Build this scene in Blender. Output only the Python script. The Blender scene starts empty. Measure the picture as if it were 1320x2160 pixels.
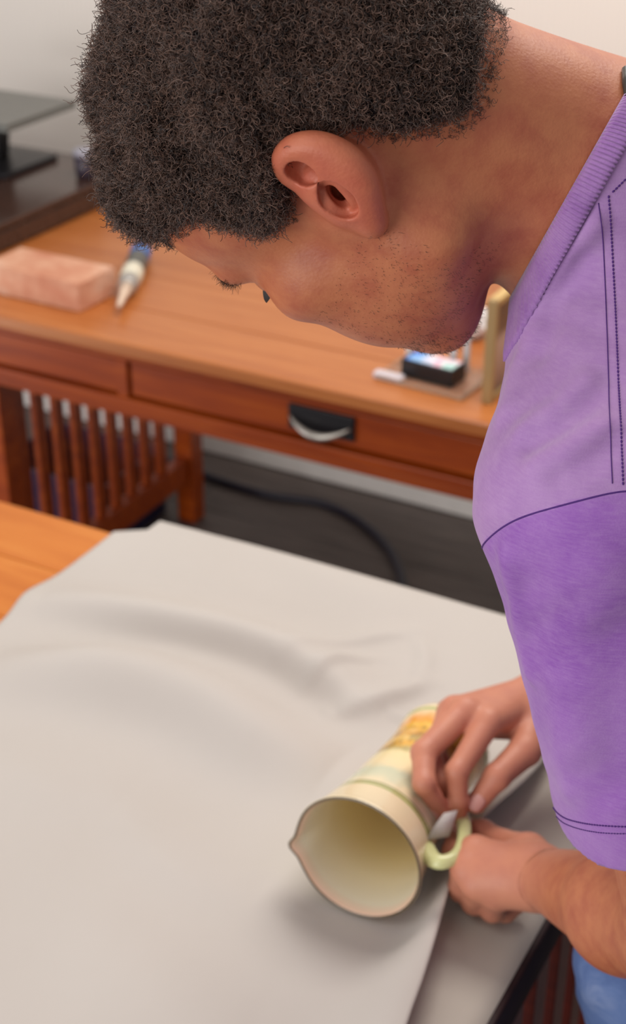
import bpy, bmesh, math, random
import numpy as np
from mathutils import Vector, Matrix
random.seed(7); rng = np.random.default_rng(7)
sc = bpy.context.scene
C = sc.collection
R = math.radians

# ------------------------------------------------------------------ camera, light, exposure
FPX = 3120.0
PITCH = R(29.0)
CAMP = np.array([0.0, 0.0, 1.7])
cam_d = bpy.data.cameras.new('camera'); cam = bpy.data.objects.new('camera', cam_d); C.objects.link(cam)
cam.location = CAMP; cam.rotation_euler = (R(90) - PITCH, 0, 0)
cam_d.sensor_fit = 'VERTICAL'; cam_d.sensor_height = 36; cam_d.lens = 36 * FPX / 2160
cam_d.clip_start = 0.05
cam_d.dof.use_dof = True; cam_d.dof.focus_distance = 0.79; cam_d.dof.aperture_fstop = 8.5
sc.camera = cam

w = bpy.data.worlds.new('world'); sc.world = w; w.use_nodes = True
w.node_tree.nodes['Background'].inputs[0].default_value = (1.0, 0.96, 0.92, 1)
w.node_tree.nodes['Background'].inputs[1].default_value = 0.44

def area(name, loc, target, sx, sy, power, col):
    l = bpy.data.lights.new(name, 'AREA'); l.shape = 'RECTANGLE'; l.size = sx; l.size_y = sy
    l.energy = power; l.color = col
    o = bpy.data.objects.new(name, l); C.objects.link(o); o.location = loc
    o.rotation_euler = (Vector(target) - Vector(loc)).to_track_quat('-Z', 'Y').to_euler()
    return o
area('ceiling_light_far', (0.5, 2.0, 2.8), (0.1, 1.1, 0.8), 1.6, 0.9, 46, (1, .94, .86))
area('ceiling_light_near', (-1.0, 0.1, 2.8), (0.0, 1.1, 0.9), 1.4, 0.9, 9, (1, .96, .9))
area('added_front_fill', (-2.3, -1.3, 1.25), (0.2, 1.9, 0.55), 2.2, 2.0, 66, (1, .98, .96))  # added fill from behind the camera, lifts desk fronts and the space below
area('added_low_side_fill', (-2.1, 1.7, .55), (0.1, 3.15, 0.12), .9, .7, 15, (.98, .98, 1))  # added low fill, brightens the wall base and slats under the far desk
sc.view_settings.view_transform = 'Standard'; sc.view_settings.look = 'None'
sc.view_settings.gamma = 1; sc.view_settings.use_curve_mapping = False
sc.view_settings.exposure = 0.0

# ------------------------------------------------------------------ frames of reference
cp, sp_ = math.cos(PITCH), math.sin(PITCH)
CW = np.array([[1, 0, 0], [0, sp_, cp], [0, cp, -sp_]], float)   # columns: right, up, forward
def cc2w(P):
    """viewing-frame metres (right, up, forward) to world metres"""
    P = np.asarray(P, float); return P @ CW.T + CAMP
def P3(px, py, d):
    return np.array([(px - 660) / FPX * d, (1080 - py) / FPX * d, d])
AZ = R(28.5)
AX = np.array([math.cos(AZ), -math.sin(AZ)]); BX = np.array([math.sin(AZ), math.cos(AZ)])
def hit(px, py, z):
    r = CW @ np.array([(px - 660) / FPX, (1080 - py) / FPX, 1.0])
    t = (z - CAMP[2]) / r[2]; return CAMP + r * t
def UV(px, py, z):
    p = hit(px, py, z)[:2]; return float(p @ AX), float(p @ BX)
def uv2w(u, v, z=0):
    p = u * AX + v * BX; return (p[0], p[1], z)

# ------------------------------------------------------------------ object helpers
def tag(o, label=None, cat=None, group=None, kind=None):
    if label: o['label'] = label
    if cat: o['category'] = cat
    if group: o['group'] = group
    if kind: o['kind'] = kind
    return o
def empty(name, loc=(0, 0, 0), rz=0.0):
    o = bpy.data.objects.new(name, None); C.objects.link(o); o.location = loc
    o.rotation_euler = (0, 0, rz); o.empty_display_size = .05; return o
def link(name, me, mat=None, parent=None, smooth=False):
    o = bpy.data.objects.new(name, me); C.objects.link(o)
    if mat: me.materials.append(mat)
    if parent: o.parent = parent
    if smooth: me.polygons.foreach_set('use_smooth', [True] * len(me.polygons))
    return o
def from_bm(name, bm, mat=None, parent=None, smooth=False):
    bmesh.ops.recalc_face_normals(bm, faces=bm.faces)
    me = bpy.data.meshes.new(name); bm.to_mesh(me); bm.free()
    return link(name, me, mat, parent, smooth)
def box(bm, c, s, rot=None, bev=0.0):
    g = bmesh.ops.create_cube(bm, size=1)
    vs = g['verts']
    M = Matrix.Translation(c) @ (rot if rot else Matrix.Identity(4)) @ Matrix.Diagonal((*s, 1))
    bmesh.ops.transform(bm, matrix=M, verts=vs)
    if bev > 0:
        es = list({e for v in vs for e in v.link_edges})
        bmesh.ops.bevel(bm, geom=es, offset=bev, segments=2, affect='EDGES', profile=.5)
def boxo(name, lo, hi, mat, parent=None, bev=0.0):
    bm = bmesh.new(); lo = Vector(lo); hi = Vector(hi)
    box(bm, (lo + hi) / 2, hi - lo, None, bev)
    return from_bm(name, bm, mat, parent)
def lathe(bm, prof, seg=48, M=None, cap=True):
    """prof: (r, z) along local z"""
    rings = []
    for r, z in prof:
        rings.append([bm.verts.new((r * math.cos(2 * math.pi * i / seg), r * math.sin(2 * math.pi * i / seg), z)) for i in range(seg)])
    for a, b in zip(rings, rings[1:]):
        for i in range(seg):
            bm.faces.new((a[i], a[(i + 1) % seg], b[(i + 1) % seg], b[i]))
    if cap:
        bm.faces.new(rings[0]); bm.faces.new(rings[-1])
    if M: bmesh.ops.transform(bm, matrix=M, verts=[v for r in rings for v in r])
    return rings
def tube(bm, pts, rad, seg=10, closed=False, flat=1.0):
    pts = [Vector(p) for p in pts]; n = len(pts)
    rads = rad if hasattr(rad, '__len__') else [rad] * n
    up = None; rings = []
    for i, p in enumerate(pts):
        if closed: t = (pts[(i + 1) % n] - pts[i - 1]).normalized()
        else: t = (pts[min(i + 1, n - 1)] - pts[max(i - 1, 0)]).normalized()
        if up is None:
            up = t.orthogonal().normalized()
        up = (up - t * up.dot(t)).normalized(); s = t.cross(up)
        rings.append([bm.verts.new(p + (up * math.cos(2 * math.pi * k / seg) + s * math.sin(2 * math.pi * k / seg) * flat) * rads[i]) for k in range(seg)])
    m = n if closed else n - 1
    for i in range(m):
        a, b = rings[i], rings[(i + 1) % n]
        for k in range(seg):
            bm.faces.new((a[k], a[(k + 1) % seg], b[(k + 1) % seg], b[k]))
    if not closed:
        bm.faces.new(rings[0]); bm.faces.new(rings[-1])
def spline(pts, n=40):
    """Catmull-Rom through pts"""
    P = np.array(pts, float); P = np.vstack([2 * P[0] - P[1], P, 2 * P[-1] - P[-2]])
    m = len(P) - 3; out = []
    for t in np.linspace(0, m - 1e-6, n):
        i = int(t); f = t - i; a, b, c, d = P[i:i + 4]
        out.append(.5 * ((2 * b) + (-a + c) * f + (2 * a - 5 * b + 4 * c - d) * f * f + (-a + 3 * b - 3 * c + d) * f ** 3))
    return np.array(out)

# ------------------------------------------------------------------ material helpers
def srgb(r, g, b):
    f = lambda c: (c / 255 / 12.92) if c / 255 <= .04045 else ((c / 255 + .055) / 1.055) ** 2.4
    return (f(r), f(g), f(b), 1)
class NT:
    def __init__(s, name):
        s.m = bpy.data.materials.new(name); s.m.use_nodes = True; s.t = s.m.node_tree
        s.b = s.t.nodes['Principled BSDF']
    def n(s, typ, **kw):
        nd = s.t.nodes.new(typ)
        for k, v in kw.items():
            if k.startswith('i_'):
                key = k[2:]
                key = int(key) if key.isdigit() else key.replace('_', ' ')
                nd.inputs[key].default_value = v
            else: setattr(nd, k, v)
        return nd
    def l(s, a, b): s.t.links.new(a, b)
    def coord(s, kind='Object', scale=(1, 1, 1), rot=(0, 0, 0)):
        tc = s.n('ShaderNodeTexCoord'); mp = s.n('ShaderNodeMapping')
        mp.inputs['Scale'].default_value = scale; mp.inputs['Rotation'].default_value = rot
        s.l(tc.outputs[kind], mp.inputs['Vector']); return mp.outputs[0]
    def noise(s, vec, scale, detail=4, rough=.55, dist=0):
        nd = s.n('ShaderNodeTexNoise'); nd.inputs['Scale'].default_value = scale
        nd.inputs['Detail'].default_value = detail; nd.inputs['Roughness'].default_value = rough
        nd.inputs['Distortion'].default_value = dist
        s.l(vec, nd.inputs['Vector']); return nd.outputs['Fac']
    def ramp(s, fac, stops):
        nd = s.n('ShaderNodeValToRGB'); cr = nd.color_ramp
        while len(cr.elements) < len(stops): cr.elements.new(.5)
        for e, (p, c) in zip(cr.elements, stops): e.position = p; e.color = c
        s.l(fac, nd.inputs[0]); return nd.outputs[0]
    def mix(s, fac, a, b, mode='MIX'):
        nd = s.n('ShaderNodeMix', data_type='RGBA', blend_type=mode)
        for inp, v in ((nd.inputs[0], fac), (nd.inputs[6], a), (nd.inputs[7], b)):
            if hasattr(v, 'links') or isinstance(v, bpy.types.NodeSocket): s.l(v, inp)
            else: inp.default_value = v
        return nd.outputs[2]
    def math(s, op, a, b=None, clamp=False):
        nd = s.n('ShaderNodeMath', operation=op, use_clamp=clamp)
        for i, v in enumerate((a, b)):
            if v is None: continue
            if isinstance(v, bpy.types.NodeSocket): s.l(v, nd.inputs[i])
            else: nd.inputs[i].default_value = v
        return nd.outputs[0]
    def sep(s, vec):
        nd = s.n('ShaderNodeSeparateXYZ'); s.l(vec, nd.inputs[0]); return nd.outputs
    def bump(s, h, strength=.3, dist=.001):
        nd = s.n('ShaderNodeBump'); nd.inputs['Strength'].default_value = strength
        nd.inputs['Distance'].default_value = dist; s.l(h, nd.inputs['Height'])
        s.l(nd.outputs[0], s.b.inputs['Normal'])
    def col(s, c):
        if isinstance(c, bpy.types.NodeSocket): s.l(c, s.b.inputs['Base Color'])
        else: s.b.inputs['Base Color'].default_value = c
    def set(s, **kw):
        for k, v in kw.items(): s.b.inputs[k.replace('_', ' ')].default_value = v
        return s
def plain(name, c, rough=.5, metal=0, spec=.5, bump=0, bscale=200):
    m = NT(name); v = m.coord(); f = m.noise(v, 30, 3)
    d = tuple(x * .86 for x in c[:3]) + (1,)
    m.col(m.mix(f, d, c)); m.set(Roughness=rough, Metallic=metal); m.b.inputs['Specular IOR Level'].default_value = spec
    if bump: m.bump(m.noise(v, bscale, 4), bump)
    return m.m
def wood(name, c1, c2, c3, rough=.3, gloss=.5, s=1.0):
    m = NT(name); v = m.coord(scale=(1.2 * s, 16 * s, 16 * s))
    f = m.noise(v, 3.2, 7, .62, .6); g = m.noise(m.coord(scale=(2.5, 4, 4)), 1.5, 3)
    k = m.ramp(f, [(.28, c1), (.52, c2), (.74, c3)])
    m.col(m.mix(m.math('MULTIPLY', g, .55), k, c1)); m.set(Roughness=rough, Coat_Weight=.08, Coat_Roughness=.25)
    m.b.inputs['Specular IOR Level'].default_value = gloss
    m.bump(f, .08, .0006); return m.m

M_wood_top = wood('honey_oak_top', srgb(164, 90, 40), srgb(188, 114, 58), srgb(200, 130, 74), .33)
M_wood_front = wood('red_oak_front', srgb(126, 44, 4), srgb(164, 68, 10), srgb(188, 90, 20), .34, .35)
M_wood_table = wood('orange_oak_table', srgb(184, 98, 26), srgb(206, 122, 44), srgb(216, 140, 62), .35)
M_wood_dark = wood('dark_walnut', srgb(52, 34, 28), srgb(66, 44, 36), srgb(84, 56, 44), .22, .6)
M_wood_red = wood('shaded_red_oak', srgb(70, 14, 8), srgb(92, 24, 12), srgb(110, 34, 18), .4)  # red oak, darkened to carry the deep shade at the table end
M_wood_side = wood('shaded_oak_edge', srgb(34, 18, 22), srgb(44, 24, 28), srgb(52, 30, 32), .7, .2)  # shade on the table's end edge and apron, put into the oak colour
M_wall = plain('painted_wall', srgb(206, 198, 188), .8)
M_black = plain('black_plastic', srgb(20, 18, 24), .35)
M_grey = plain('grey_aluminium', srgb(122, 122, 118), .38, .35)
M_white = plain('white_plastic', srgb(226, 224, 226), .35)

# =================================================================== THE ROOM
vw = UV(700, 1020, 0)[1]
def floor_mat():
    m = NT('floor_planks'); v = m.coord(scale=(1, 10, 1))
    f = m.noise(v, 5, 6, .6); c = m.ramp(f, [(.3, srgb(66, 57, 55)), (.7, srgb(98, 88, 84))])
    m.col(c); m.set(Roughness=.55); m.bump(f, .15, .001); return m.m
MF = floor_mat()
fl = empty('floor', (0, 0, 0), -AZ); tag(fl, kind='structure')
boxo('subfloor', (-4.5, -1.5, -.06), (4.0, vw + .02, -.0035), plain('subfloor_dark', srgb(40, 36, 35), .8), fl)
pw = .145; k = 0; v = -.6
while v < vw:
    off = (k * .73) % 1.6; u = -3.4 + off - 1.6
    while u < 2.2:
        u1 = u + 1.6; a, b = max(u, -3.4), min(u1, 2.2)
        if b - a > .05:
            boxo('plank', (a + .0012, v + .0012, -.004), (b - .0012, min(v + pw, vw) - .0012, 0.0 - .0006 * (k % 2)), MF, fl, .0008)
        u = u1
    v += pw; k += 1
def wall_mat():
    m = NT('beadboard_wall'); v = m.coord()
    x, y, z = m.sep(v)
    s = m.math('SINE', m.math('MULTIPLY', x, 2 * math.pi / .013))
    r = m.math('MULTIPLY', m.math('ADD', s, 1), .5)
    f = m.noise(m.coord(scale=(1, 1, 1)), 1.3, 2)
    base = m.mix(f, srgb(222, 214, 206), srgb(236, 230, 224))
    m.col(m.mix(m.math('MULTIPLY', m.math('POWER', r, 4), .16), base, srgb(170, 158, 146))); m.set(Roughness=.75)
    m.bump(r, .15, .001); return m.m
wl = boxo('wall_back', (-4.5, vw + .018, -.05), (4.0, vw + .14, 2.9), wall_mat()); wl.rotation_euler = (0, 0, -AZ); tag(wl, kind='structure')
bb = boxo('baseboard_back', (-4.5, vw, 0), (4.0, vw + .018, .15), plain('white_baseboard', srgb(236, 232, 228), .5), None, .004)
bb.rotation_euler = (0, 0, -AZ); tag(bb, kind='structure')

# =================================================================== FAR DESK
ZT = .76
_, vd = UV(525, 783, ZT)
ul, vl = UV(404, 1092, 0.0)
print('desk front v', vd, 'wall', vw, 'leg', ul, vl)
desk = empty('writing_desk', uv2w(0, 0), -AZ)
tag(desk, 'honey-brown oak writing desk with slatted end and drawers against the wall', 'desk')
uL = ul - .95; uR = ul + 1.55; vb = vl + .036
nb = 5; bw = (vb - vd) / nb
for i in range(nb):
    boxo('board', (uL, vd + i * bw + .0003, ZT - .024), (uR, vd + (i + 1) * bw - .0003, ZT - .0002 * (i % 2)), M_wood_top, desk, .0035 if i == 0 else .0006)
ZA = ZT - .128
au0 = UV(243, 790, .70)[0]; 
vf = vd + .018
# rails and stiles of the front
boxo('top_rail', (uL + .02, vf, ZT - .040), (uR - .02, vf + .022, ZT - .0245), M_wood_front, desk, .001)
boxo('bottom_rail', (uL + .02, vf - .006, ZA), (uR - .02, vf + .022, ZA + .020), M_wood_front, desk, .003)
boxo('bottom_rail', (uL + .02, vf - .001, ZA - .016), (uR - .02, vf + .022, ZA - .0005), M_wood_front, desk, .002)
sw = .022
uh = UV(657, 895, .70)[0]
half = uh - au0 - sw / 2
stiles = [au0 - 2 * half - sw, au0, au0 + 2 * half + sw]
for us in stiles:
    boxo('stile', (us - sw / 2, vf - .002, ZA + .0205), (us + sw / 2, vf + .022, ZT - .0405), M_wood_front, desk, .001)
for k, us in enumerate(stiles):
    if us + 2 * half > uR: continue
    a, b = us + sw / 2 + .003, us + sw / 2 + 2 * half - .003
    dr = boxo('drawer', (a, vf + .005, ZA + .024), (b, vf + .024, ZT - .044), M_wood_front, desk, .0015)
    bm = bmesh.new()
    box(bm, ((a + b) / 2, vf + .0015, (ZA + ZT - .02) / 2 + .004), (.118, .006, .042), None, .0015)
    hp = from_bm('handle', bm, M_black, dr); hp['label'] = 'black recessed pull with a curved steel grip'
    bm = bmesh.new(); pts = []
    for t in np.linspace(-1, 1, 21):
        pts.append(((a + b) / 2 + t * .054, vf - .004 - .016 * (1 - t * t), (ZA + ZT - .02) / 2 + .006 - .018 * (1 - t * t)))
    tube(bm, pts, [.0022 + .0045 * (1 - t * t) for t in np.linspace(-1, 1, 21)], 10)
    from_bm('grip', bm, plain('brushed_steel', srgb(200, 194, 186), .3, .8), hp, True)
# body behind the front
boxo('desk_case', (uL + .03, vf + .0245, ZA), (uR - .03, vd + .40, ZT - .026), M_wood_front, desk)
# end panel with slats and legs
lg = .052
for uu in (ul, uR - .06):
    for vv in (vl, vd + .07):
        if vv != vl: vv = vd + .065
        bm = bmesh.new(); box(bm, (uu, vv, ZA / 2), (lg, lg, ZA), None, .002)
        for q in bm.verts:
            if q.co.z < .3: q.co.x = uu + (q.co.x - uu) * .86; q.co.y = vv + (q.co.y - vv) * .86
        from_bm('leg', bm, M_wood_front, desk)
ZS = .14
boxo('stretcher', (ul - .014, vd + .09, ZS - .03), (ul + .014, vl - .026, ZS + .03), M_wood_front, desk, .002)
vs0, vs1 = vd + .09, vl - .026
n = 10
for i in range(n - 1):
    vv = vs0 + (i + .5) * (vs1 - vs0) / n
    boxo('slat', (ul - .007, vv - .014, ZS + .0305), (ul + .007, vv + .014, ZA - .001), M_wood_front, desk, .0015)
# left leg pair of the desk
for vv in (vl, vd + .065):
    boxo('leg', (uL + .04, vv - .024, 0), (uL + .09, vv + .024, ZA), M_wood_front, desk, .002)

# --------------------------------------------------- low dark cabinet top at left, on the desk
u1, v1 = UV(100, 492, ZT)
cab = empty('low_cabinet', uv2w(0, 0, ZT), -AZ)
tag(cab, 'dark brown low wooden cabinet with glossy top on the left of the far desk', 'cabinet')
ch = .058; cu1 = u1; cu0 = u1 - .62; cv0 = vd + .10; cv1 = vb - .005
boxo('body', (cu0 + .006, cv0 + .006, .001), (cu1 - .006, cv1, ch - .014), M_wood_dark, cab, .002)
boxo('top', (cu0, cv0, ch - .0135), (cu1, cv1, ch), M_wood_dark, cab, .002)
boxo('panel', (cu1 - .0055, cv0 + .03, .006), (cu1 - .001, cv1 - .03, ch - .018), M_wood_dark, cab, .001)
# laptop on stand
ZC = ZT + ch
zl = ZC + .105
ua, va = UV(163, 228, zl)
lap = empty('laptop', uv2w(ua, va, zl), -AZ)
tag(lap, 'grey closed laptop raised flat on a black stand at the far left', 'laptop')
boxo('base', (-.33, -.235, 0), (0, 0, .009), M_grey, lap, .003)
boxo('lid', (-.33, -.235, .0095), (0, 0, .017), M_grey, lap, .003)
boxo('emblem', (-.185, -.135, .0172), (-.155, -.105, .0178), M_black, lap)
st = empty('laptop_stand', uv2w(ua - .13, va - .12, ZC), -AZ)
tag(st, 'black laptop stand on the dark cabinet, under the grey laptop', 'stand')
boxo('base_plate', (-.13, -.10, .0005), (.10, .08, .012), M_black, st, .003)
bm = bmesh.new(); box(bm, (-.01, .01, .056), (.05, .04, .088), Matrix.Rotation(R(8), 4, 'Y'), .004); from_bm('column', bm, M_black, st)
boxo('top_plate', (-.12, -.09, .0975), (.09, .08, .1045), M_black, st, .002)
# small dark thermos-like cup behind hair edge
u2, v2 = UV(182, 372, ZC)
cup = empty('tumbler', uv2w(u2, v2, ZC)); tag(cup, 'small dark tumbler with a pale lid on the cabinet beside the hair', 'tumbler')
bm = bmesh.new(); lathe(bm, [(.018, .0005), (.021, .004), (.024, .045)], 24); from_bm('body', bm, plain('plum_steel', srgb(62, 52, 66), .3), cup, True)
bm = bmesh.new(); lathe(bm, [(.0245, .0452), (.0245, .054), (.018, .058)], 24); from_bm('lid', bm, plain('pale_lid', srgb(160, 158, 172), .3), cup, True)

# --------------------------------------------------- brick
def brick_mat():
    m = NT('terracotta'); v = m.coord(); f = m.noise(v, 14, 5, .6); g = m.noise(v, 300, 3)
    c = m.ramp(f, [(.3, srgb(190, 120, 92)), (.55, srgb(210, 156, 128)), (.75, srgb(220, 182, 160))])
    m.col(c); m.set(Roughness=.85); m.bump(g, .5, .0008); return m.m
bu, bv = UV(170, 660, ZT)
bH = .052; bu_r = UV(168, 607, ZT + bH)
br = empty('brick', uv2w(bu, bv, ZT), -AZ + R(-1)); tag(br, 'pinkish terracotta brick lying on the far desk edge at left', 'brick')
bm = bmesh.new(); box(bm, (-.105, .052, bH / 2 + .0005), (.21, .104, bH), None, .003)
bmesh.ops.subdivide_edges(bm, edges=bm.edges, cuts=3, use_grid_fill=True)
for q in bm.verts: q.co += Vector(rng.normal(0, .00035, 3)); q.co.z = max(q.co.z, .0004)
from_bm('clay_block', bm, brick_mat(), br)

# --------------------------------------------------- glue bottle lying on desk
a0 = hit(252, 655, ZT + .012); a1 = hit(300, 535, ZT + .012)
dirv = Vector(a1 - a0); Lb = dirv.length; dirv.normalize()
gl = empty('glue_bottle', (a0[0], a0[1], ZT)); gl.rotation_euler = (0, 0, math.atan2(dirv.y, dirv.x))
tag(gl, 'small glue bottle lying beside the brick with white collar and blue end', 'bottle')
def glx(name, prof, mat):
    bm = bmesh.new(); lathe(bm, [(r, x) for x, r in prof], 24, Matrix.Translation((0, 0, .0205)) @ Matrix.Rotation(R(90), 4, 'Y'))
    return from_bm(name, bm, mat, gl, True)
s = Lb
glx('nozzle', [(0, .0045), (.10 * s, .006), (.20 * s, .009), (.30 * s, .0125)], plain('pale_nozzle', srgb(226, 200, 178), .3))
glx('neck', [(.301 * s, .015), (.33 * s, .0175), (.40 * s, .0175), (.43 * s, .0165)], plain('silver_collar', srgb(176, 172, 168), .3, .3))
glx('collar', [(.431 * s, .0185), (.45 * s, .020), (.58 * s, .020), (.60 * s, .0185)], plain('cream_collar', srgb(232, 226, 206), .35))
glx('barrel', [(.601 * s, .018), (.62 * s, .019), (.80 * s, .019), (.82 * s, .0185)], plain('grey_barrel', srgb(92, 92, 88), .35))
glx('cap', [(.821 * s, .019), (.84 * s, .020), (.98 * s, .0195), (1.0 * s, .016)], plain('blue_cap', srgb(62, 108, 178), .35))

# --------------------------------------------------- picture frame, tray, pack, rack, eraser, paper
fu, fv = UV(1014, 850, ZT)
fr = empty('picture_frame', uv2w(fu, fv, ZT), -AZ); tag(fr, 'upright tan-edged picture frame with dark image at the right of the far desk', 'picture frame')
M_tan = plain('tan_frame', srgb(168, 138, 92), .45)
fH, fW = .165, .20
boxo('frame_side', (0, 0, .001), (.016, .010, fH), M_tan, fr, .001)
boxo('frame_side', (0, fW - .010, .001), (.016, fW, fH), M_tan, fr, .001)
boxo('frame_top', (0, .0105, fH - .010), (.016, fW - .0105, fH), plain('gold_frame_top', srgb(206, 172, 112), .45), fr, .001)
boxo('frame_bottom', (0, .0105, .001), (.016, fW - .0105, .011), M_tan, fr, .001)
def photo_mat():
    m = NT('dark_photo'); v = m.coord(scale=(1, 9, 12)); x, y, z = m.sep(m.coord())
    n1 = m.noise(v, 1.2, 3); h = m.math('ADD', z, m.math('MULTIPLY', n1, .05))
    m.col(m.ramp(m.math('MULTIPLY', h, 5.4), [(.1, srgb(70, 60, 56)), (.35, srgb(140, 120, 112)), (.6, srgb(176, 160, 152)), (.68, srgb(74, 66, 60)), (1, srgb(60, 56, 50))])); m.set(Roughness=.3); return m.m
boxo('picture', (.004, .0105, .0115), (.0125, fW - .0105, fH - .0105), photo_mat(), fr)

tu, tv = UV(915, 800, ZT)
tray = empty('tray', uv2w(tu, tv, ZT), -AZ - R(4)); tag(tray, 'clear shallow acrylic tray on the far desk under the black pack', 'tray')
def acrylic():
    m = NT('acrylic'); m.col(srgb(250, 240, 226)); m.set(Roughness=.08, IOR=1.3, Transmission_Weight=.92); return m.m
MA = acrylic()
boxo('tray_floor', (-.075, -.05, .0006), (.075, .06, .0026), MA, tray, .0006)
for lo, hi in (((-.075, -.05, .003), (.075, -.047, .009)), ((-.075, .057, .003), (.075, .06, .009)), ((-.075, -.0465, .003), (-.072, .0565, .009)), ((.072, -.0465, .003), (.075, .0565, .009))):
    boxo('tray_rim', lo, hi, MA, tray, .0006)
pk = empty('battery_pack', uv2w(tu - .002, tv + .0, ZT + .0032), -AZ - R(5)); tag(pk, 'black box with a blue and pink printed label on the acrylic tray', 'box')
boxo('case', (-.046, -.022, 0), (.046, .022, .028), M_black, pk, .002)
def label_mat():
    m = NT('printed_label'); v = m.coord(scale=(22, 22, 22)); x, y, z = m.sep(m.coord())
    n1 = m.noise(v, 1.4, 2)
    t = m.math('ADD', m.math('MULTIPLY', x, 9), m.math('MULTIPLY', n1, .9))
    m.col(m.ramp(t, [(.02, srgb(60, 120, 220)), (.25, srgb(150, 196, 240)), (.45, srgb(240, 226, 236)), (.55, srgb(236, 170, 200)), (.7, srgb(226, 240, 240)), (.85, srgb(120, 200, 190)), (.95, srgb(240, 240, 240))])); m.set(Roughness=.35); return m.m
boxo('printed_label', (-.040, -.018, .0282), (.042, .018, .0290), label_mat(), pk)
rk = empty('wire_rack', uv2w(tu - .012, tv + .045, ZT + .0032), -AZ - R(5)); tag(rk, 'small white plastic rack with upright bars standing behind the black box', 'rack')
for x, y in ((-.048, -.012), (-.030, .008), (.030, -.010), (.044, .008)):
    boxo('upright', (x - .0055, y - .003, 0), (x + .0055, y + .003, .062), M_white, rk, .0015)
boxo('crossbar', (-.052, -.004, .0622), (.048, .004, .0685), M_white, rk, .002)
eu, ev = UV(850, 800, ZT)
er = boxo('white_clip', (-.026, -.009, .0005), (.024, .009, .011), plain('lilac_white_plastic', srgb(216, 206, 214), .4), None, .003)
er.location = uv2w(eu - .018, ev - .012, ZT); er.rotation_euler = (0, 0, -AZ - R(3)); tag(er, 'small whitish plastic clip lying in front left of the tray', 'clip')
pu, pv = UV(975, 715, ZT)
bm = bmesh.new(); bmesh.ops.create_icosphere(bm, subdivisions=3, radius=.036)
for q in bm.verts:
    nn = q.co.normalized(); q.co *= 1 + .22 * math.sin(nn.x * 9 + nn.y * 5) * math.sin(nn.z * 8 + nn.x * 4); q.co.z = max(q.co.z * .8, -.022)
    q.co.z += .0225
pp = from_bm('crumpled_paper', bm, plain('tissue_white', srgb(232, 228, 230), .7), None, False)
pp.location = uv2w(pu, pv + .02, ZT + .0005); tag(pp, 'crumpled white tissue between the white rack and the picture frame', 'tissue')

# --------------------------------------------------- cable on the floor and dark bin behind slats
pts = [hit(x, y, .011) for x, y in ((255, 925), (330, 960), (440, 1005), (560, 1042), (680, 1062), (762, 1102), (822, 1160), (848, 1225), (850, 1300))]
bm = bmesh.new(); tube(bm, spline(pts, 60), .0095, 10)
cb = from_bm('cable', bm, plain('navy_black_rubber', srgb(26, 22, 40), .4), None, True); tag(cb, 'thick black-blue cable curving across the floor under the far desk', 'cable')
nu, nv = UV(70, 1100, 0)
bn = empty('storage_bin', uv2w(ul - .22, vl - .12, 0), -AZ); tag(bn, 'navy blue storage bin on the floor behind the slatted desk end', 'bin')
MN = plain('navy_plastic', srgb(30, 28, 62), .4)
for lo, hi in (((-.15, -.12, .001), (.15, .12, .012)), ((-.15, -.12, .0125), (.15, -.112, .17)), ((-.15, .112, .0125), (.15, .12, .17)), ((-.15, -.1115, .0125), (-.142, .1115, .17)), ((.142, -.1115, .0125), (.15, .1115, .17))):
    boxo('bin_side', lo, hi, MN, bn, .001)

# =================================================================== NEAR TABLE
_, vt = UV(120, 1091, ZT)
ut, _ = UV(1100, 2060, ZT)
print('table far v', vt, 'right u', ut)
tab = empty('work_table', uv2w(0, 0), -AZ)
tag(tab, 'orange oak table in the foreground covered by white paper', 'table')
seam = UV(55, 1186, ZT)[1]
w0 = vt - seam; uT0 = ut - 1.7; vT0 = vt - w0 * 9
endw = .012
for i in range(9):
    a = vt - (i + 1) * w0 + .0006; b = vt - i * w0 - .0006
    boxo('board', (uT0, a, ZT - .028), (ut - endw, b, ZT), M_wood_table, tab, .0012)
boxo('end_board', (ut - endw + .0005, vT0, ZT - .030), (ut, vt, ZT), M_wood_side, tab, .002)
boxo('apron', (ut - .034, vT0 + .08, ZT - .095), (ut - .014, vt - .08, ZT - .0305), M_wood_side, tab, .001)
boxo('apron', (uT0 + .08, vt - .05, ZT - .11), (ut - .08, vt - .03, ZT - .0305), M_wood_front, tab, .001)
for vv in (vt - .05, vT0 + .05):
    for uu in (ut - .045, uT0 + .05):
        boxo('leg', (uu - .026, vv - .026, 0), (uu + .026, vv + .026, ZT - .031), M_wood_red, tab, .002)
boxo('stretcher', (ut - .036, vT0 + .08, .11), (ut - .014, vt - .08, .17), M_wood_red, tab, .002)
n = 12; s0, s1 = vT0 + .09, vt - .09
for i in range(n):
    vv = s0 + (i + .5) * (s1 - s0) / n
    boxo('slat', (ut - .030, vv - .017, .1705), (ut - .018, vv + .017, ZT - .0955), M_wood_red, tab, .001)

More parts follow.
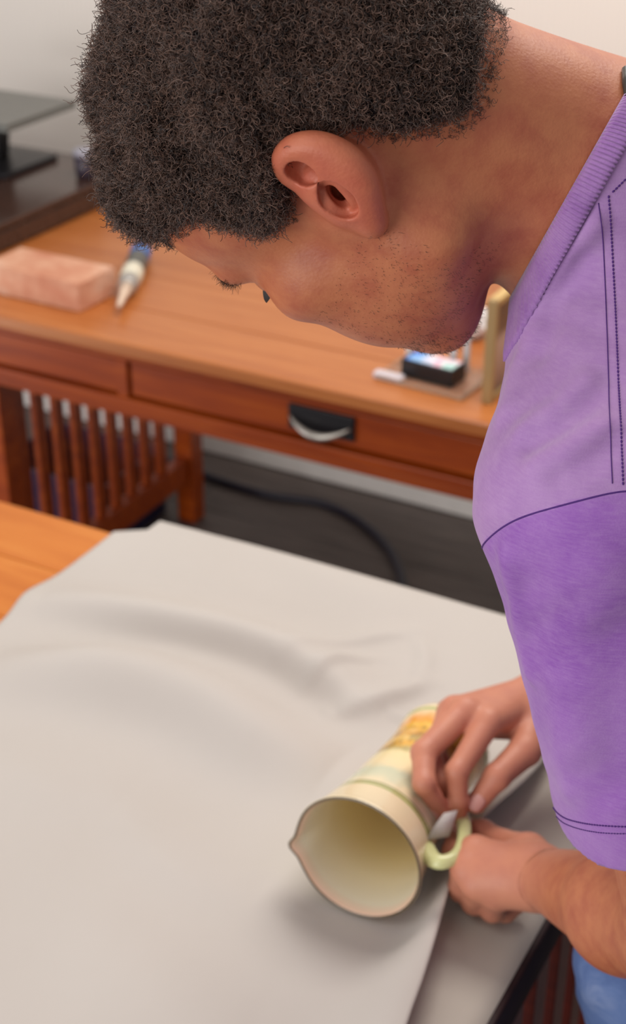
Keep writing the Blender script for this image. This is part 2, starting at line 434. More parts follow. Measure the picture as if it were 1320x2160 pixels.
# --------------------------------------------------- paper sheets
def paper_mat(nm, c1, c2):
    m = NT(nm); v = m.coord(); f = m.noise(v, 5, 4); g = m.noise(v, 60, 5, .6)
    m.col(m.mix(f, c1, c2)); m.set(Roughness=.75); m.b.inputs['Specular IOR Level'].default_value = .2
    m.bump(g, .05, .001); return m.m
M_paper = paper_mat('white_paper', srgb(184, 177, 172), srgb(191, 185, 181))
M_paper2 = paper_mat('lower_paper', srgb(186, 178, 168), srgb(192, 184, 176))
def pl(pxs, z=ZT + .004):
    return np.array([UV(x, y, z) for x, y in pxs])
ridges = [  # polyline in the table frame, height, far width, near width
    (pl([(60, 1275), (200, 1300), (350, 1335), (560, 1390), (700, 1455), (790, 1510)]), .036, .048, .024),
    (pl([(-60, 1440), (120, 1450), (250, 1470), (420, 1520), (560, 1590), (740, 1665)]), .056, .058, .044),
    (pl([(590, 1420), (700, 1375), (800, 1350), (870, 1345)]), .007, .020, .008),
    (pl([(880, 1345), (895, 1400), (870, 1460)]), .005, .012, .010),
    (pl([(640, 1470), (720, 1425), (800, 1400)]), .008, .012, .007),
    (pl([(700, 1520), (800, 1500), (900, 1450)]), .015, .018, .010),
    (pl([(230, 1640), (300, 1760), (400, 1850), (560, 1900)]), .008, .05, .03),
    (pl([(-100, 1620), (100, 1660), (250, 1720)]), .008, .05, .04),
    (pl([(420, 1140), (700, 1230), (1000, 1320)]), .004, .03, .03),
    (pl([(60, 2000), (300, 2080), (560, 2160)]), .005, .06, .06),
]
def ridge_h(U_, V_):
    H = np.zeros_like(U_)
    for pts, h, wf, wn in ridges:
        pts = spline(pts, 24)
        best = np.full(U_.shape, 9.0); sgn = np.zeros_like(U_); tt = np.zeros_like(U_)
        for i in range(len(pts) - 1):
            a, b = pts[i], pts[i + 1]; d = b - a; L = d @ d
            t = np.clip(((U_ - a[0]) * d[0] + (V_ - a[1]) * d[1]) / L, 0, 1)
            ex = U_ - a[0] - t * d[0]; ey = V_ - a[1] - t * d[1]; q = np.hypot(ex, ey)
            m = q < best; best = np.where(m, q, best); sgn = np.where(m, ey, sgn); tt = np.where(m, (i + t) / (len(pts) - 1), tt)
        wdt = np.where(sgn > 0, wf, wn)
        H += h * np.exp(-(best / wdt) ** 2) * (np.sin(np.pi * np.clip(tt, .04, .96)) ** .6)
    return H
def sheet(name, left, right, nu_, nv_, mat, z0, edge_lift, label, thick=.0006, rid=True, far=None):
    Lf = spline(left, nv_); Rt = spline(right, nv_)
    ss = np.linspace(0, 1, nu_) ** .9
    S, T = np.meshgrid(ss, np.arange(nv_), indexing='xy')
    U_ = Lf[:, 0][:, None] * (1 - ss) + Rt[:, 0][:, None] * ss
    V_ = Lf[:, 1][:, None] * (1 - ss) + Rt[:, 1][:, None] * ss
    Z = np.full(U_.shape, z0, float)
    if far is not None:
        L = np.r_[0, np.cumsum(np.linalg.norm(np.diff(far, axis=0), axis=1))]; L /= L[-1]
        k = np.clip(1 - np.linspace(0, 1, nv_) / .07, 0, 1)[:, None]
        du = np.interp(ss, L, far[:, 0]) - U_[0]; dv = np.interp(ss, L, far[:, 1]) - V_[0]
        U_ = U_ + du * k; V_ = V_ + dv * k; Z = Z + .006 * k
    if rid:
        Z += ridge_h(U_, V_)
        Z += .0026 * (np.sin(U_ * 21 + 3 * np.sin(V_ * 9)) * np.sin(V_ * 17 + 2) + 1)
    Z += edge_lift(S, np.linspace(0, 1, nv_)[:, None])
    if rid:      # the jug presses the sheet flat under it
        ja = np.array(UV(752, 1812, ZT + .065)); aj = R(27) - AZ; dj = np.array([-math.sin(AZ - R(27)), math.cos(AZ - R(27))])
        ex = U_ - ja[0]; ey = V_ - ja[1]; al = np.clip(ex * dj[0] + ey * dj[1], 0.0, .20); q = np.hypot(ex - al * dj[0], ey - al * dj[1])
        wj = np.clip((q - .018) / .055, 0, 1); wj = wj * wj * (3 - 2 * wj); Z = z0 + (Z - z0) * wj
    verts = np.stack([U_, V_, Z], -1).reshape(-1, 3)
    faces = [(j * nu_ + i, j * nu_ + i + 1, (j + 1) * nu_ + i + 1, (j + 1) * nu_ + i) for j in range(nv_ - 1) for i in range(nu_ - 1)]
    me = bpy.data.meshes.new(name); me.from_pydata(verts.tolist(), [], faces); me.update()
    o = link(name, me, mat, None, True); o.rotation_euler = (0, 0, -AZ)
    md = o.modifiers.new('t', 'SOLIDIFY'); md.thickness = thick; md.offset = 1
    tag(o, label, 'paper'); return o
z1 = ZT + .0008
fr_v = vt - .004
left2 = [UV(250, 1128, ZT), UV(100, 1245, ZT), UV(-200, 1490, ZT), (UV(-200, 1490, ZT)[0] - .0, UV(-200, 1490, ZT)[1] - .7)]
rE = ut - .006
right2 = [(rE, fr_v), (rE, fr_v - .25), (rE, fr_v - .5), (rE, vT0 + .02)]
sheet('lower_paper_sheet', [(UV(460, 1180, ZT)[0], fr_v), (UV(460, 1180, ZT)[0] - .0, fr_v - .25), (UV(460, 1180, ZT)[0], fr_v - .5), (UV(460, 1180, ZT)[0], vT0 + .02)],
      right2, 30, 40, M_paper2, z1, lambda S, T: 0 * S, 'white paper sheet lying flat under the lifted sheet at the table end', rid=False)
zl_ = ZT + .030
rightT = [(UV(1060, 1303, ZT)[0] + .10, fr_v), UV(1220, 1450, ZT + .01), UV(1150, 1600, ZT + .018), UV(1040, 1700, zl_), UV(962, 1790, zl_), UV(953, 1850, zl_), UV(925, 1960, zl_), UV(893, 2070, zl_), UV(862, 2160, zl_), UV(820, 2290, zl_)]
leftT = [UV(240, 1124, ZT), UV(120, 1222, ZT), UV(0, 1322, ZT), UV(-150, 1450, ZT), UV(-330, 1620, ZT), UV(-480, 1780, ZT), UV(-600, 1930, ZT), UV(-700, 2060, ZT), UV(-800, 2200, ZT), UV(-850, 2330, ZT)]
def lift(S, T):
    amp = np.interp(T, [0, .12, .25, .4, .6, 1], [.0, .006, .018, .028, .031, .031])
    ww = np.interp(T, [0, .3, .45, .6, .8, 1], [.08, .05, .030, .035, .075, .10])
    return amp * np.exp(-((1 - S) / ww) ** 2)
farT = np.array([UV(240, 1124, z1 + .007), UV(312, 1123, z1 + .007), UV(338, 1104, z1 + .007), UV(600, 1176, z1 + .007), UV(1060, 1303, z1 + .007), UV(1200, 1344, z1 + .007)])
top = sheet('upper_paper_sheet', leftT, rightT, 170, 190, M_paper, z1 + .0022, lift, 'large rumpled white paper sheet spread over the table, under the jug', far=farT)

# =================================================================== THE JUG
za = ZT + .004
RJ, RB, LJ = .0605, .043, .205
jc = hit(752, 1812, za + RJ); azj = R(27)
fw = np.array([math.sin(azj), math.cos(azj), 0.0])
jug = empty('jug', (jc[0], jc[1], za), 0)
tag(jug, 'cream ceramic jug with green bands and yellow painted scene lying on its side', 'jug')
drop = RJ - RB
zax = np.array([fw[0], fw[1], -drop / LJ]); zax /= np.linalg.norm(zax)          # from rim towards base
xax = np.cross([0, 0, 1], zax); xax /= np.linalg.norm(xax)                       # left of the axis seen from the rim... 
yax = np.cross(zax, xax)
MJ = Matrix(((xax[0], yax[0], zax[0], 0), (xax[1], yax[1], zax[1], 0), (xax[2], yax[2], zax[2], RJ + .001), (0, 0, 0, 1)))
# profile, z from rim (0) to base (LJ)
def prof(z):
    return float(np.interp(z, [0, .006, .02, .045, .08, .12, .155, .175, .185, .195, LJ], [RJ, RJ - .0022, RJ - .005, RJ - .009, RJ - .0125, RJ - .015, RJ - .0165, RJ - .0165, RJ - .0145, RJ - .0135, RB]))
seg = 96; rings = []
spout_a = math.pi * .985 if False else None
def spout(th, z):
    # spout on the side away from the handle
    d = (th - SPA + math.pi) % (2 * math.pi) - math.pi
    return (.0068 * math.exp(-(d / .12) ** 2) - .0008 * math.exp(-((abs(d) - .42) / .22) ** 2)) * math.exp(-(z / .020) ** 2)
# directions in the jug's cross-section
HDIR = np.array([.93, 0, .10])   # world: handle sticks out to the right and a little up
hx, hy_ = HDIR @ xax, HDIR @ yax; HA = math.atan2(hy_, hx); SPA = HA + math.pi
bm = bmesh.new()
def ring(rf, z):
    return [bm.verts.new(((rf(2 * math.pi * i / seg)) * math.cos(2 * math.pi * i / seg), (rf(2 * math.pi * i / seg)) * math.sin(2 * math.pi * i / seg), z)) for i in range(seg)]
zs = list(np.linspace(0, LJ, 44)); th = .0032
outer = [ring(lambda t, z=z: prof(z) + spout(t, z), z) for z in zs]
lipm = ring(lambda t: prof(0) - th / 2 + spout(t, 0), -.0018)
zi = list(np.linspace(0, LJ - .006, 36))
inn = [ring(lambda t, z=z: prof(z) - th + spout(t, z), z) for z in zi]
cen = [ring(lambda t, q=q: (prof(LJ - .006) - th) * q, LJ - .005) for q in (.75, .4, .1)]
foot = [ring(lambda t, q=q: RB * q, LJ + (.0 if q > .85 else -.003)) for q in (.93, .8, .4, .1)]
def bridge(a, b):
    for i in range(seg): bm.faces.new((a[i], a[(i + 1) % seg], b[(i + 1) % seg], b[i]))
seq = foot[::-1] + outer[::-1] + [lipm] + inn + cen
for a, b in zip(seq, seq[1:]): bridge(a, b)
bm.faces.new(foot[-1]); bm.faces.new(cen[-1])
def jug_mat():
    m = NT('painted_glaze'); v = m.coord('Object'); x, y, z = m.sep(v)
    n1 = m.noise(m.coord('Object', (38, 38, 38)), 1.0, 4, .6, .8); n2 = m.noise(m.coord('Object', (1, 1, 1)), 90, 4, .6, .5)
    cream = m.mix(m.noise(v, 9, 2), srgb(228, 214, 178), srgb(226, 206, 168))
    zz = m.math('MULTIPLY', m.math('ADD', z, m.math('MULTIPLY', m.math('SUBTRACT', n1, .5), .028)), 1 / LJ)
    scene_ = m.ramp(zz, [(0, srgb(228, 214, 178)), (.235, srgb(228, 214, 178)), (.27, srgb(206, 206, 176)), (.34, srgb(196, 200, 172)), (.39, srgb(230, 212, 168)), (.52, srgb(230, 212, 160)),
                     (.555, srgb(150, 136, 70)), (.60, srgb(226, 160, 30)), (.66, srgb(216, 190, 120)), (.71, srgb(190, 120, 50)), (.76, srgb(232, 180, 40)), (.84, srgb(226, 150, 50)), (.89, srgb(228, 196, 150))])
    fig = m.ramp(n2, [(.42, srgb(120, 106, 50)), (.5, srgb(226, 170, 34)), (.6, srgb(236, 200, 120))])
    inb = m.math('MULTIPLY', m.math('GREATER_THAN', zz, .55), m.math('LESS_THAN', zz, .78))
    sc_ = m.mix(m.math('MULTIPLY', inb, .55), scene_, fig)
    def band(a, b_):
        zn = m.math('MULTIPLY', z, 1 / LJ)
        return m.math('MULTIPLY', m.math('GREATER_THAN', zn, a), m.math('LESS_THAN', zn, b_))
    zn = m.math('MULTIPLY', z, 1 / LJ)
    ends = m.math('MAXIMUM', m.math('LESS_THAN', zn, .205), m.math('GREATER_THAN', zn, .90))
    c = m.mix(ends, sc_, cream)
    c = m.mix(band(.172, .192), c, srgb(150, 158, 84)); c = m.mix(band(.198, .210), c, srgb(122, 132, 70))
    c = m.mix(band(.905, .93), c, srgb(172, 174, 116)); c = m.mix(band(.963, .975), c, srgb(226, 176, 140)); c = m.mix(band(.99, 1.2), c, srgb(150, 140, 108))
    # inside of the wall: paler, with a blush along the lip
    geo = m.n('ShaderNodeAttribute', attribute_name='inside')
    ic = m.mix(m.ramp(zn, [(0, (0, 0, 0, 1)), (.35, (1, 1, 1, 1))]), srgb(230, 224, 206), srgb(222, 202, 150))
    a_ = m.math('ADD', m.math('MULTIPLY', x, math.cos(SPA)), m.math('MULTIPLY', y, math.sin(SPA)))
    bl = m.math('MULTIPLY', m.ramp(zn, [(0, (1, 1, 1, 1)), (.055, (0, 0, 0, 1))]), m.ramp(m.math('MULTIPLY', y, 1), [(0, (0, 0, 0, 1)), (.03, (1, 1, 1, 1))]) if False else .6)
    ic = m.mix(bl, ic, srgb(224, 160, 126))
    c = m.mix(geo.outputs['Fac'], c, ic)
    c = m.mix(m.math('LESS_THAN', z, -.0004), c, srgb(84, 70, 52))
    m.col(c); m.set(Roughness=.22, Coat_Weight=.4, Coat_Roughness=.1); return m.m
bmesh.ops.recalc_face_normals(bm, faces=bm.faces)
me = bpy.data.meshes.new('jug_body'); bm.verts.index_update(); ids = [v.index for r in inn + cen for v in r]
bmesh.ops.transform(bm, matrix=Matrix.Identity(4), verts=bm.verts); bm.to_mesh(me); bm.free()
at = me.attributes.new('inside', 'FLOAT', 'POINT'); arr = np.zeros(len(me.vertices), np.float32); arr[ids] = 1; at.data.foreach_set('value', arr)
jb = link('jug_body', me, jug_mat(), jug, True); jb.matrix_local = MJ
# handle: from near the rim, curling out and back; snapped, loose end held by the fingers
jl = lambda r, z, side=0.0: (math.cos(HA) * r - math.sin(HA) * side, math.sin(HA) * r + math.cos(HA) * side, z)
hp2 = spline([jl(RJ - .009, .030), jl(RJ + .004, .018), jl(RJ + .014, .019), jl(RJ + .020, .032), jl(RJ + .016, .056), jl(RJ + .003, .085), jl(RJ - .016, .105)], 40)
bm = bmesh.new(); tube(bm, hp2, [.0085 - .0025 * math.sin(math.pi * t) for t in np.linspace(0, 1, 40)], 16, flat=.8)
mh = plain('pale_green_glaze', srgb(206, 208, 150), .18); hd = from_bm('handle', bm, mh, jug, True); hd.matrix_local = MJ; hd['label'] = 'pale green curved jug handle'
# folded paper slip between handle and jug
sa = [hit(x, y, z) for x, y, z in ((950, 1712, .856), (938, 1735, .850), (922, 1768, .838))]
bm = bmesh.new()
vs = []
for i, p in enumerate(sa):
    for s_ in (-1, 1): vs.append(bm.verts.new(Vector(p) + Vector((.006 + .002 * i, .002, 0)) * s_))
for i in range(2): bm.faces.new((vs[2 * i], vs[2 * i + 1], vs[2 * i + 3], vs[2 * i + 2]))
slp = from_bm('paper_slip', bm, M_paper, None, True); md = slp.modifiers.new('t', 'SOLIDIFY'); md.thickness = .0008
tag(slp, 'small white slip of paper between the jug handle and the fingers', 'paper')

# =================================================================== SIGNED-DISTANCE MODELLING
f32 = np.float32
def sph(c, r): return ('s', np.array(c, f32), float(r))
def cone(a, b, ra, rb): return ('c', np.array(a, f32), np.array(b, f32), float(ra), float(rb))
def ell(c, r, M=None): return ('e', np.array(c, f32), np.array(r, f32), None if M is None else np.array(M, f32))
def ev(pr, P):
    t = pr[0]
    if t == 's': return np.linalg.norm(P - pr[1], axis=1) - pr[2]
    if t == 'c':
        a, b, ra, rb = pr[1:]; d = b - a; L = float(d @ d) + 1e-12
        h = np.clip(((P - a) @ d) / L, 0, 1)
        return np.linalg.norm(P - a - h[:, None] * d, axis=1) - (ra + (rb - ra) * h)
    if t == 'e':
        Q = P - pr[1]
        if pr[3] is not None: Q = Q @ pr[3]
        k0 = np.linalg.norm(Q / pr[2], axis=1); k1 = np.linalg.norm(Q / (pr[2] ** 2), axis=1) + 1e-9
        return k0 * (k0 - 1) / k1
def bound(pr):
    t = pr[0]
    if t == 's': return pr[1], pr[2]
    if t == 'c': return (pr[1] + pr[2]) / 2, float(np.linalg.norm(pr[2] - pr[1])) / 2 + max(pr[3], pr[4])
    return pr[1], float(max(pr[2]))
def smin(a, b, k):
    h = np.maximum(k - np.abs(a - b), 0) / k; return np.minimum(a, b) - h * h * k * .25
def smax(a, b, k): return -smin(-a, -b, k)
def make_sdf(ops):
    """ops: (prim, k, 'u'/'d'); culled against the bounding box of each chunk of points"""
    bd = [bound(o[0]) for o in ops]
    def f(P):
        P = np.ascontiguousarray(P, f32)
        if len(P) == 0: return np.zeros(0, f32)
        c = (P.min(0) + P.max(0)) / 2; rr = float(np.linalg.norm(P.max(0) - c))
        ds = [float(np.linalg.norm(c - b[0])) - b[1] for b in bd]
        near = min(d for d, o in zip(ds, ops) if o[2] == 'u')
        D = None
        for d, (pr, k, op) in zip(ds, ops):
            if op == 'u':
                if d > near + 2 * rr + .06 and D is not None: continue
                if d > near + 2 * rr + .06: continue
                e = ev(pr, P); D = e if D is None else smin(D, e, k)
            else:
                if d > rr + k + .01 or D is None: continue
                D = smax(D, -ev(pr, P), k)
        return D.astype(f32)
    return f
def grid_sdf(f, lo, hi, h, margin=0.0):
    B = 8
    lo = np.array(lo, float); n = (np.ceil((np.array(hi) - lo) / (h * B)).astype(int))
    dims = n * B + 1
    G = np.empty(dims, f32)
    cx = [lo[i] + (np.arange(n[i]) + .5) * h * B for i in range(3)]
    cc = np.stack(np.meshgrid(*cx, indexing='ij'), -1).reshape(-1, 3)
    def chunked(P, sz):
        return np.concatenate([f(P[i:i + sz]) for i in range(0, len(P), sz)])
    D = chunked(cc, 4096).reshape(n)
    G[:] = 1
    big = np.repeat(np.repeat(np.repeat(D, B, 0), B, 1), B, 2)
    G[:-1, :-1, :-1] = big; G[-1] = G[-2]; G[:, -1] = G[:, -2]; G[:, :, -1] = G[:, :, -2]
    act = np.argwhere(np.abs(D) < h * B * .9 + margin)
    o = np.stack(np.meshgrid(*[np.arange(B + 1)] * 3, indexing='ij'), -1).reshape(-1, 3)
    step = 24
    for i in range(0, len(act), step):
        a = act[i:i + step] * B
        idx = a[:, None, :] + o[None]
        P = (lo + idx.reshape(-1, 3) * h)
        v = f(P); idx = idx.reshape(-1, 3)
        G[idx[:, 0], idx[:, 1], idx[:, 2]] = v
    return G, lo
def nets(G, lo, h):
    S = G < 0
    c = np.zeros(tuple(d - 1 for d in G.shape), np.int8)
    for i in (0, 1):
        for j in (0, 1):
            for k in (0, 1):
                c += S[i:i + c.shape[0], j:j + c.shape[1], k:k + c.shape[2]]
    cells = np.argwhere((c > 0) & (c < 8))
    vid = np.full(c.shape, -1, np.int32); vid[tuple(cells.T)] = np.arange(len(cells))
    acc = np.zeros((len(cells), 3)); cnt = np.zeros(len(cells))
    cr = [(i, j, k) for i in (0, 1) for j in (0, 1) for k in (0, 1)]
    for a in cr:
        for ax in range(3):
            if a[ax]: continue
            b = list(a); b[ax] = 1
            va = G[cells[:, 0] + a[0], cells[:, 1] + a[1], cells[:, 2] + a[2]]
            vb = G[cells[:, 0] + b[0], cells[:, 1] + b[1], cells[:, 2] + b[2]]
            m = (va < 0) != (vb < 0); t = np.zeros(len(va)); t[m] = va[m] / (va[m] - vb[m])
            p = np.tile(np.array(a, float), (len(cells), 1)); p[:, ax] += t
            acc[m] += p[m]; cnt += m
    V = lo + (cells + acc / cnt[:, None]) * h
    quads = []
    for ax in range(3):
        sl0 = [slice(None)] * 3; sl1 = [slice(None)] * 3; sl0[ax] = slice(0, -1); sl1[ax] = slice(1, None)
        E0, E1 = S[tuple(sl0)], S[tuple(sl1)]
        e = np.argwhere(E0 != E1); u, v = [(1, 2), (2, 0), (0, 1)][ax]
        ok = (e[:, u] > 0) & (e[:, v] > 0) & (e[:, u] < vid.shape[u]) & (e[:, v] < vid.shape[v]) & (e[:, ax] < vid.shape[ax]); e = e[ok]
        def g(du, dv):
            q = e.copy(); q[:, u] -= du; q[:, v] -= dv; return vid[tuple(q.T)]
        Q = np.stack([g(1, 1), g(0, 1), g(0, 0), g(1, 0)], 1)
        inside0 = E0[tuple(e.T)]
        Q[inside0] = Q[inside0][:, ::-1]
        quads.append(Q)
    return V, np.concatenate(quads)
def project(f, V, it=2, e=4e-4, lim=.002):
    out = V.copy()
    for s in range(0, len(V), 4000):
        P = V[s:s + 4000].copy()
        for _ in range(it):
            d = f(P); g = np.stack([f(P + np.eye(3)[k] * e) - d for k in range(3)], 1) / e
            P -= np.clip(d, -lim, lim)[:, None] * g / (np.sum(g * g, 1)[:, None] + .05)
        out[s:s + 4000] = P
    return out
def sdf_mesh(f, lo, hi, h, margin=0.0, proj=1):
    G, l0 = grid_sdf(f, lo, hi, h, margin); V, Q = nets(G, l0, h)
    return V, Q
def np_mesh(name, V, Q, mat, parent=None, smooth=True, world=True):
    if world: V = cc2w(V)
    me = bpy.data.meshes.new(name)
    me.vertices.add(len(V)); me.vertices.foreach_set('co', np.ascontiguousarray(V, f32).ravel())
    me.loops.add(Q.size); me.loops.foreach_set('vertex_index', Q.astype(np.int32).ravel())
    me.polygons.add(len(Q)); me.polygons.foreach_set('loop_start', np.arange(0, Q.size, Q.shape[1], dtype=np.int32))
    me.polygons.foreach_set('loop_total', np.full(len(Q), Q.shape[1], np.int32))
    me.update(calc_edges=True); me.validate()
    return link(name, me, mat, parent, smooth)
def drop_small(V, Q):
    """keep vertices in use"""
    used = np.unique(Q); mp = np.full(len(V), -1, np.int64); mp[used] = np.arange(len(used))
    return V[used], mp[Q]
def trace(f, pxs, d0=.55, d1=1.7):
    """first point where the ray through each pixel meets the surface"""
    pxs = np.array(pxs, float); r = np.c_[(pxs[:, 0] - 660) / FPX, (1080 - pxs[:, 1]) / FPX, np.ones(len(pxs))]
    ln = np.linalg.norm(r, axis=1); t = np.full(len(r), d0)
    for _ in range(120):
        t = t + np.maximum(f(r * t[:, None]), -.002) / ln * .75
    ok = (np.abs(f(r * t[:, None])) < .002) & (t < d1)
    return r * t[:, None], ok
def grad(f, P, e=6e-4):
    d = f(P); g = np.stack([f(P + np.eye(3)[k] * e) - d for k in range(3)], 1) / e
    return g / (np.linalg.norm(g, axis=1)[:, None] + 1e-9)

# =================================================================== PERSON: HEAD POSE
HS = np.array([-0.109, -0.660, -0.743]); HF = np.array([-0.384, -0.662, 0.644]); HU = np.array([-0.917, 0.355, -0.182])
HS /= np.linalg.norm(HS); HF -= HS * (HF @ HS); HF /= np.linalg.norm(HF); HU = HU - HS * (HU @ HS) - HF * (HU @ HF); HU /= np.linalg.norm(HU)
HB = np.stack([HS, HF, HU], 1); HO = np.array([.0161, .2079, .8340])
def H(x, y, z): return HO + HB @ np.array([x, y, z], float)
def toH(P): return (np.asarray(P, float) - HO) @ HB
def hc(a, b, ra, rb): return cone(H(*a), H(*b), ra, rb)
def he(c, r): return ell(H(*c), r, HB)
def hs(c, r): return sph(H(*c), r)
ops = []
def u_(p, k=.012): ops.append((p, k, 'u'))
def d_(p, k=.006): ops.append((p, k, 'd'))
u_(he((0, -.010, .048), (.073, .096, .084)))
u_(he((0, .040, .045), (.060, .052, .056)), .03)
u_(he((0, -.050, .015), (.062, .060, .060)), .03)
u_(he((0, .040, -.030), (.055, .050, .066)), .03)
for s in (1, -1):
    u_(he((s * .044, .060, -.012), (.025, .028, .022)), .02)
    u_(hc((s * .060, .000, -.010), (s * .054, .002, -.058), .015, .016), .025)
    u_(hc((s * .054, .004, -.060), (s * .020, .068, -.096), .019, .019), .025)
    u_(he((s * .047, .036, -.048), (.021, .034, .034)), .025)
    u_(he((s * .030, .066, -.054), (.026, .026, .034)), .02)
    u_(hc((s * .010, .089, .027), (s * .040, .079, .029), .0105, .0085), .012)
u_(he((0, .078, -.096), (.022, .018, .018)), .02)
u_(he((0, .076, -.062), (.030, .024, .028)), .02)
u_(hc((0, .024, -.066), (0, .060, -.086), .036, .022), .03)
u_(hc((0, .090, .014), (0, .107, -.020), .0075, .0110), .010)
u_(hs((0, .1045, -.026), .0105), .008)
for s in (1, -1): u_(hs((s * .0130, .0985, -.031), .0085), .006)
for s in (1, -1):
    d_(hs((s * .033, .100, .009), .017), .012)
    u_(hs((s * .032, .073, .007), .0145), .003)
    d_(hc((s * .018, .0895, .007), (s * .044, .082, .006), .0012, .0012), .0015)
    d_(hs((s * .0075, .103, -.0385), .0035), .003)
u_(hc((-.020, .095, -.0585), (.020, .095, -.0585), .0048, .0048), .005)
u_(hs((0, .0985, -.0585), .0062), .006)
u_(hc((-.017, .0945, -.0690), (.017, .0945, -.0690), .0058, .0058), .005)
d_(hc((-.024, .101, -.0638), (.024, .101, -.0638), .0022, .0022), .003)
n_head = len(ops)
# neck
n_neck0 = len(ops)
NK = P3(1222, 392, .865)
u_(cone(H(0, -.038, -.020), NK, .056, .0575), .03)
u_(cone(H(0, -.046, -.006), P3(1305, 285, .87), .037, .0415), .03)
u_(cone(H(.052, -.018, -.012), P3(1130, 515, .870), .013, .011), .02)   # neck muscle towards the throat
u_(cone(P3(975, 430, .90), P3(1105, 470, .89), .025, .024), .02)
# shoulders, torso
SHL = P3(1285, 1040, .818); SHR = P3(1400, 572, 1.09)
u_(cone(NK, P3(1345, 640, .95), .0565, .060), .02)
u_(cone(P3(1290, 560, .89), SHL, .040, .042), .04)
u_(cone(P3(1330, 500, .97), SHR, .045, .050), .04)
u_(cone(P3(1460, 780, .98), P3(1750, 1650, 1.10), .092, .125), .04)
u_(cone(P3(1750, 1650, 1.10), P3(1900, 2000, 1.14), .125, .135), .05)
n_tor1 = len(ops)
ELL = P3(1455, 1975, .955); WRL = P3(1155, 1855, 1.225)
u_(cone(SHL, ELL, .046, .037), .03)
FML = ELL * .62 + WRL * .38
u_(cone(ELL, FML, .039, .041), .02); u_(cone(FML, WRL, .041, .0255), .02)
ELR = P3(1530, 1000, 1.42); WRR = P3(1150, 1462, 1.405)
u_(cone(SHR, ELR, .046, .038), .03); FMR = ELR * .62 + WRR * .38
u_(cone(ELR, FMR, .038, .038), .02); u_(cone(FMR, WRR, .038, .0265), .02)
# right hand
def chain(pts, k=.006):
    for (a, b) in zip(pts, pts[1:]):
        u_(cone(P3(*a[:3]), P3(*b[:3]), a[3], b[3]), k)
rh = dict(index=[(1030, 1522, 1.322, .0125), (963, 1628, 1.292, .0098), (966, 1690, 1.298, .0086), (966, 1738, 1.312, .0072)],
          middle=[(982, 1500, 1.330, .0130), (893, 1588, 1.300, .0108), (894, 1652, 1.278, .0096), (928, 1706, 1.296, .0082)],
          ring=[(958, 1496, 1.350, .0120), (907, 1590, 1.322, .0096), (930, 1650, 1.312, .0088), (950, 1700, 1.318, .0076)],
          little=[(948, 1500, 1.368, .0110), (915, 1575, 1.350, .0086), (940, 1625, 1.345, .0078), (960, 1662, 1.342, .007)],
          thumb=[(1125, 1520, 1.362, .0170), (1108, 1582, 1.330, .0145), (1048, 1638, 1.308, .0118), (1004, 1694, 1.308, .0092)])
WR2 = P3(1128, 1478, 1.395)
for nm in ('index', 'middle', 'ring', 'little'):
    m = rh[nm][0]; u_(cone(WR2, P3(*m[:3]), .0195 if nm != 'little' else .016, m[3]), .012)
u_(cone(WR2, P3(*rh['thumb'][0][:3]), .020, .017), .012)
u_(cone(P3(1112, 1535, 1.362), P3(1040, 1535, 1.348), .012, .010), .012)
n_r0 = len(ops)
for nm in rh: chain(rh[nm], .0045)
# left hand
lh = dict(index=[(1003, 1796, 1.268, .0135), (958, 1795, 1.300, .0105), (962, 1766, 1.322, .0090), (978, 1746, 1.330, .0078)],
          middle=[(985, 1830, 1.256, .0140), (972, 1874, 1.288, .0112), (1000, 1898, 1.308, .0096), (1038, 1890, 1.315, .0084)],
          ring=[(1008, 1864, 1.248, .0135), (1000, 1902, 1.280, .0108), (1030, 1915, 1.298, .0092), (1064, 1900, 1.302, .0080)],
          little=[(1048, 1888, 1.248, .0120), (1038, 1920, 1.270, .0098), (1066, 1924, 1.284, .0084), (1094, 1908, 1.286, .0074)],
          thumb=[(1115, 1800, 1.262, .0170), (1060, 1782, 1.296, .0130), (1018, 1756, 1.318, .0112), (978, 1748, 1.326, .0088)])
WL2 = P3(1128, 1850, 1.236)
for nm in ('index', 'middle', 'ring', 'little'):
    m = lh[nm][0]; u_(cone(WL2, P3(*m[:3]), .0215 if nm != 'little' else .019, m[3]), .014)
u_(cone(WL2, P3(*lh['thumb'][0][:3]), .021, .017), .012)
for nm in lh: chain(lh[nm], .0045)
# ear, side facing the viewer: placed by its own outline on the head's side
EO = H(.0755, -.012, .002)
ez = H(0, -.0, 1) - HO; 
def EP(cx, cy, h):
    """cx, cy: position in the ear outline (units of 1/4.71 px); h: how far it stands off the head"""
    base = P3(560 + cx / 4.714, 270 + cy / 4.714, 1.0)
    t = ((EO - 0) @ HS) / (base @ HS)            # on the plane of the head's side
    p = base * t; return p * (1 - h / np.linalg.norm(p)) if True else p
def er_(pts, k=.003, n=10, op='u'):
    q = spline([(a, b, c, r) for a, b, c, r in pts], n)
    for a, b in zip(q, q[1:]):
        pr = cone(EP(a[0], a[1], a[2]), EP(b[0], b[1], b[2]), a[3], b[3]); ops.append((pr, k, op))
n_e0 = len(ops)
# shell behind the rim
er_([(330, 330, .002, .008), (600, 380, .003, .0095), (800, 540, .003, .0095), (900, 740, .001, .008), (1000, 890, .0, .006)], .012, 6)
er_([(420, 420, .000, .0085), (640, 560, .000, .0100), (780, 720, .000, .0090)], .012, 4)
er_([(560, 440, .001, .0092), (700, 450, .001, .0098), (820, 560, .001, .0098)], .012, 5)
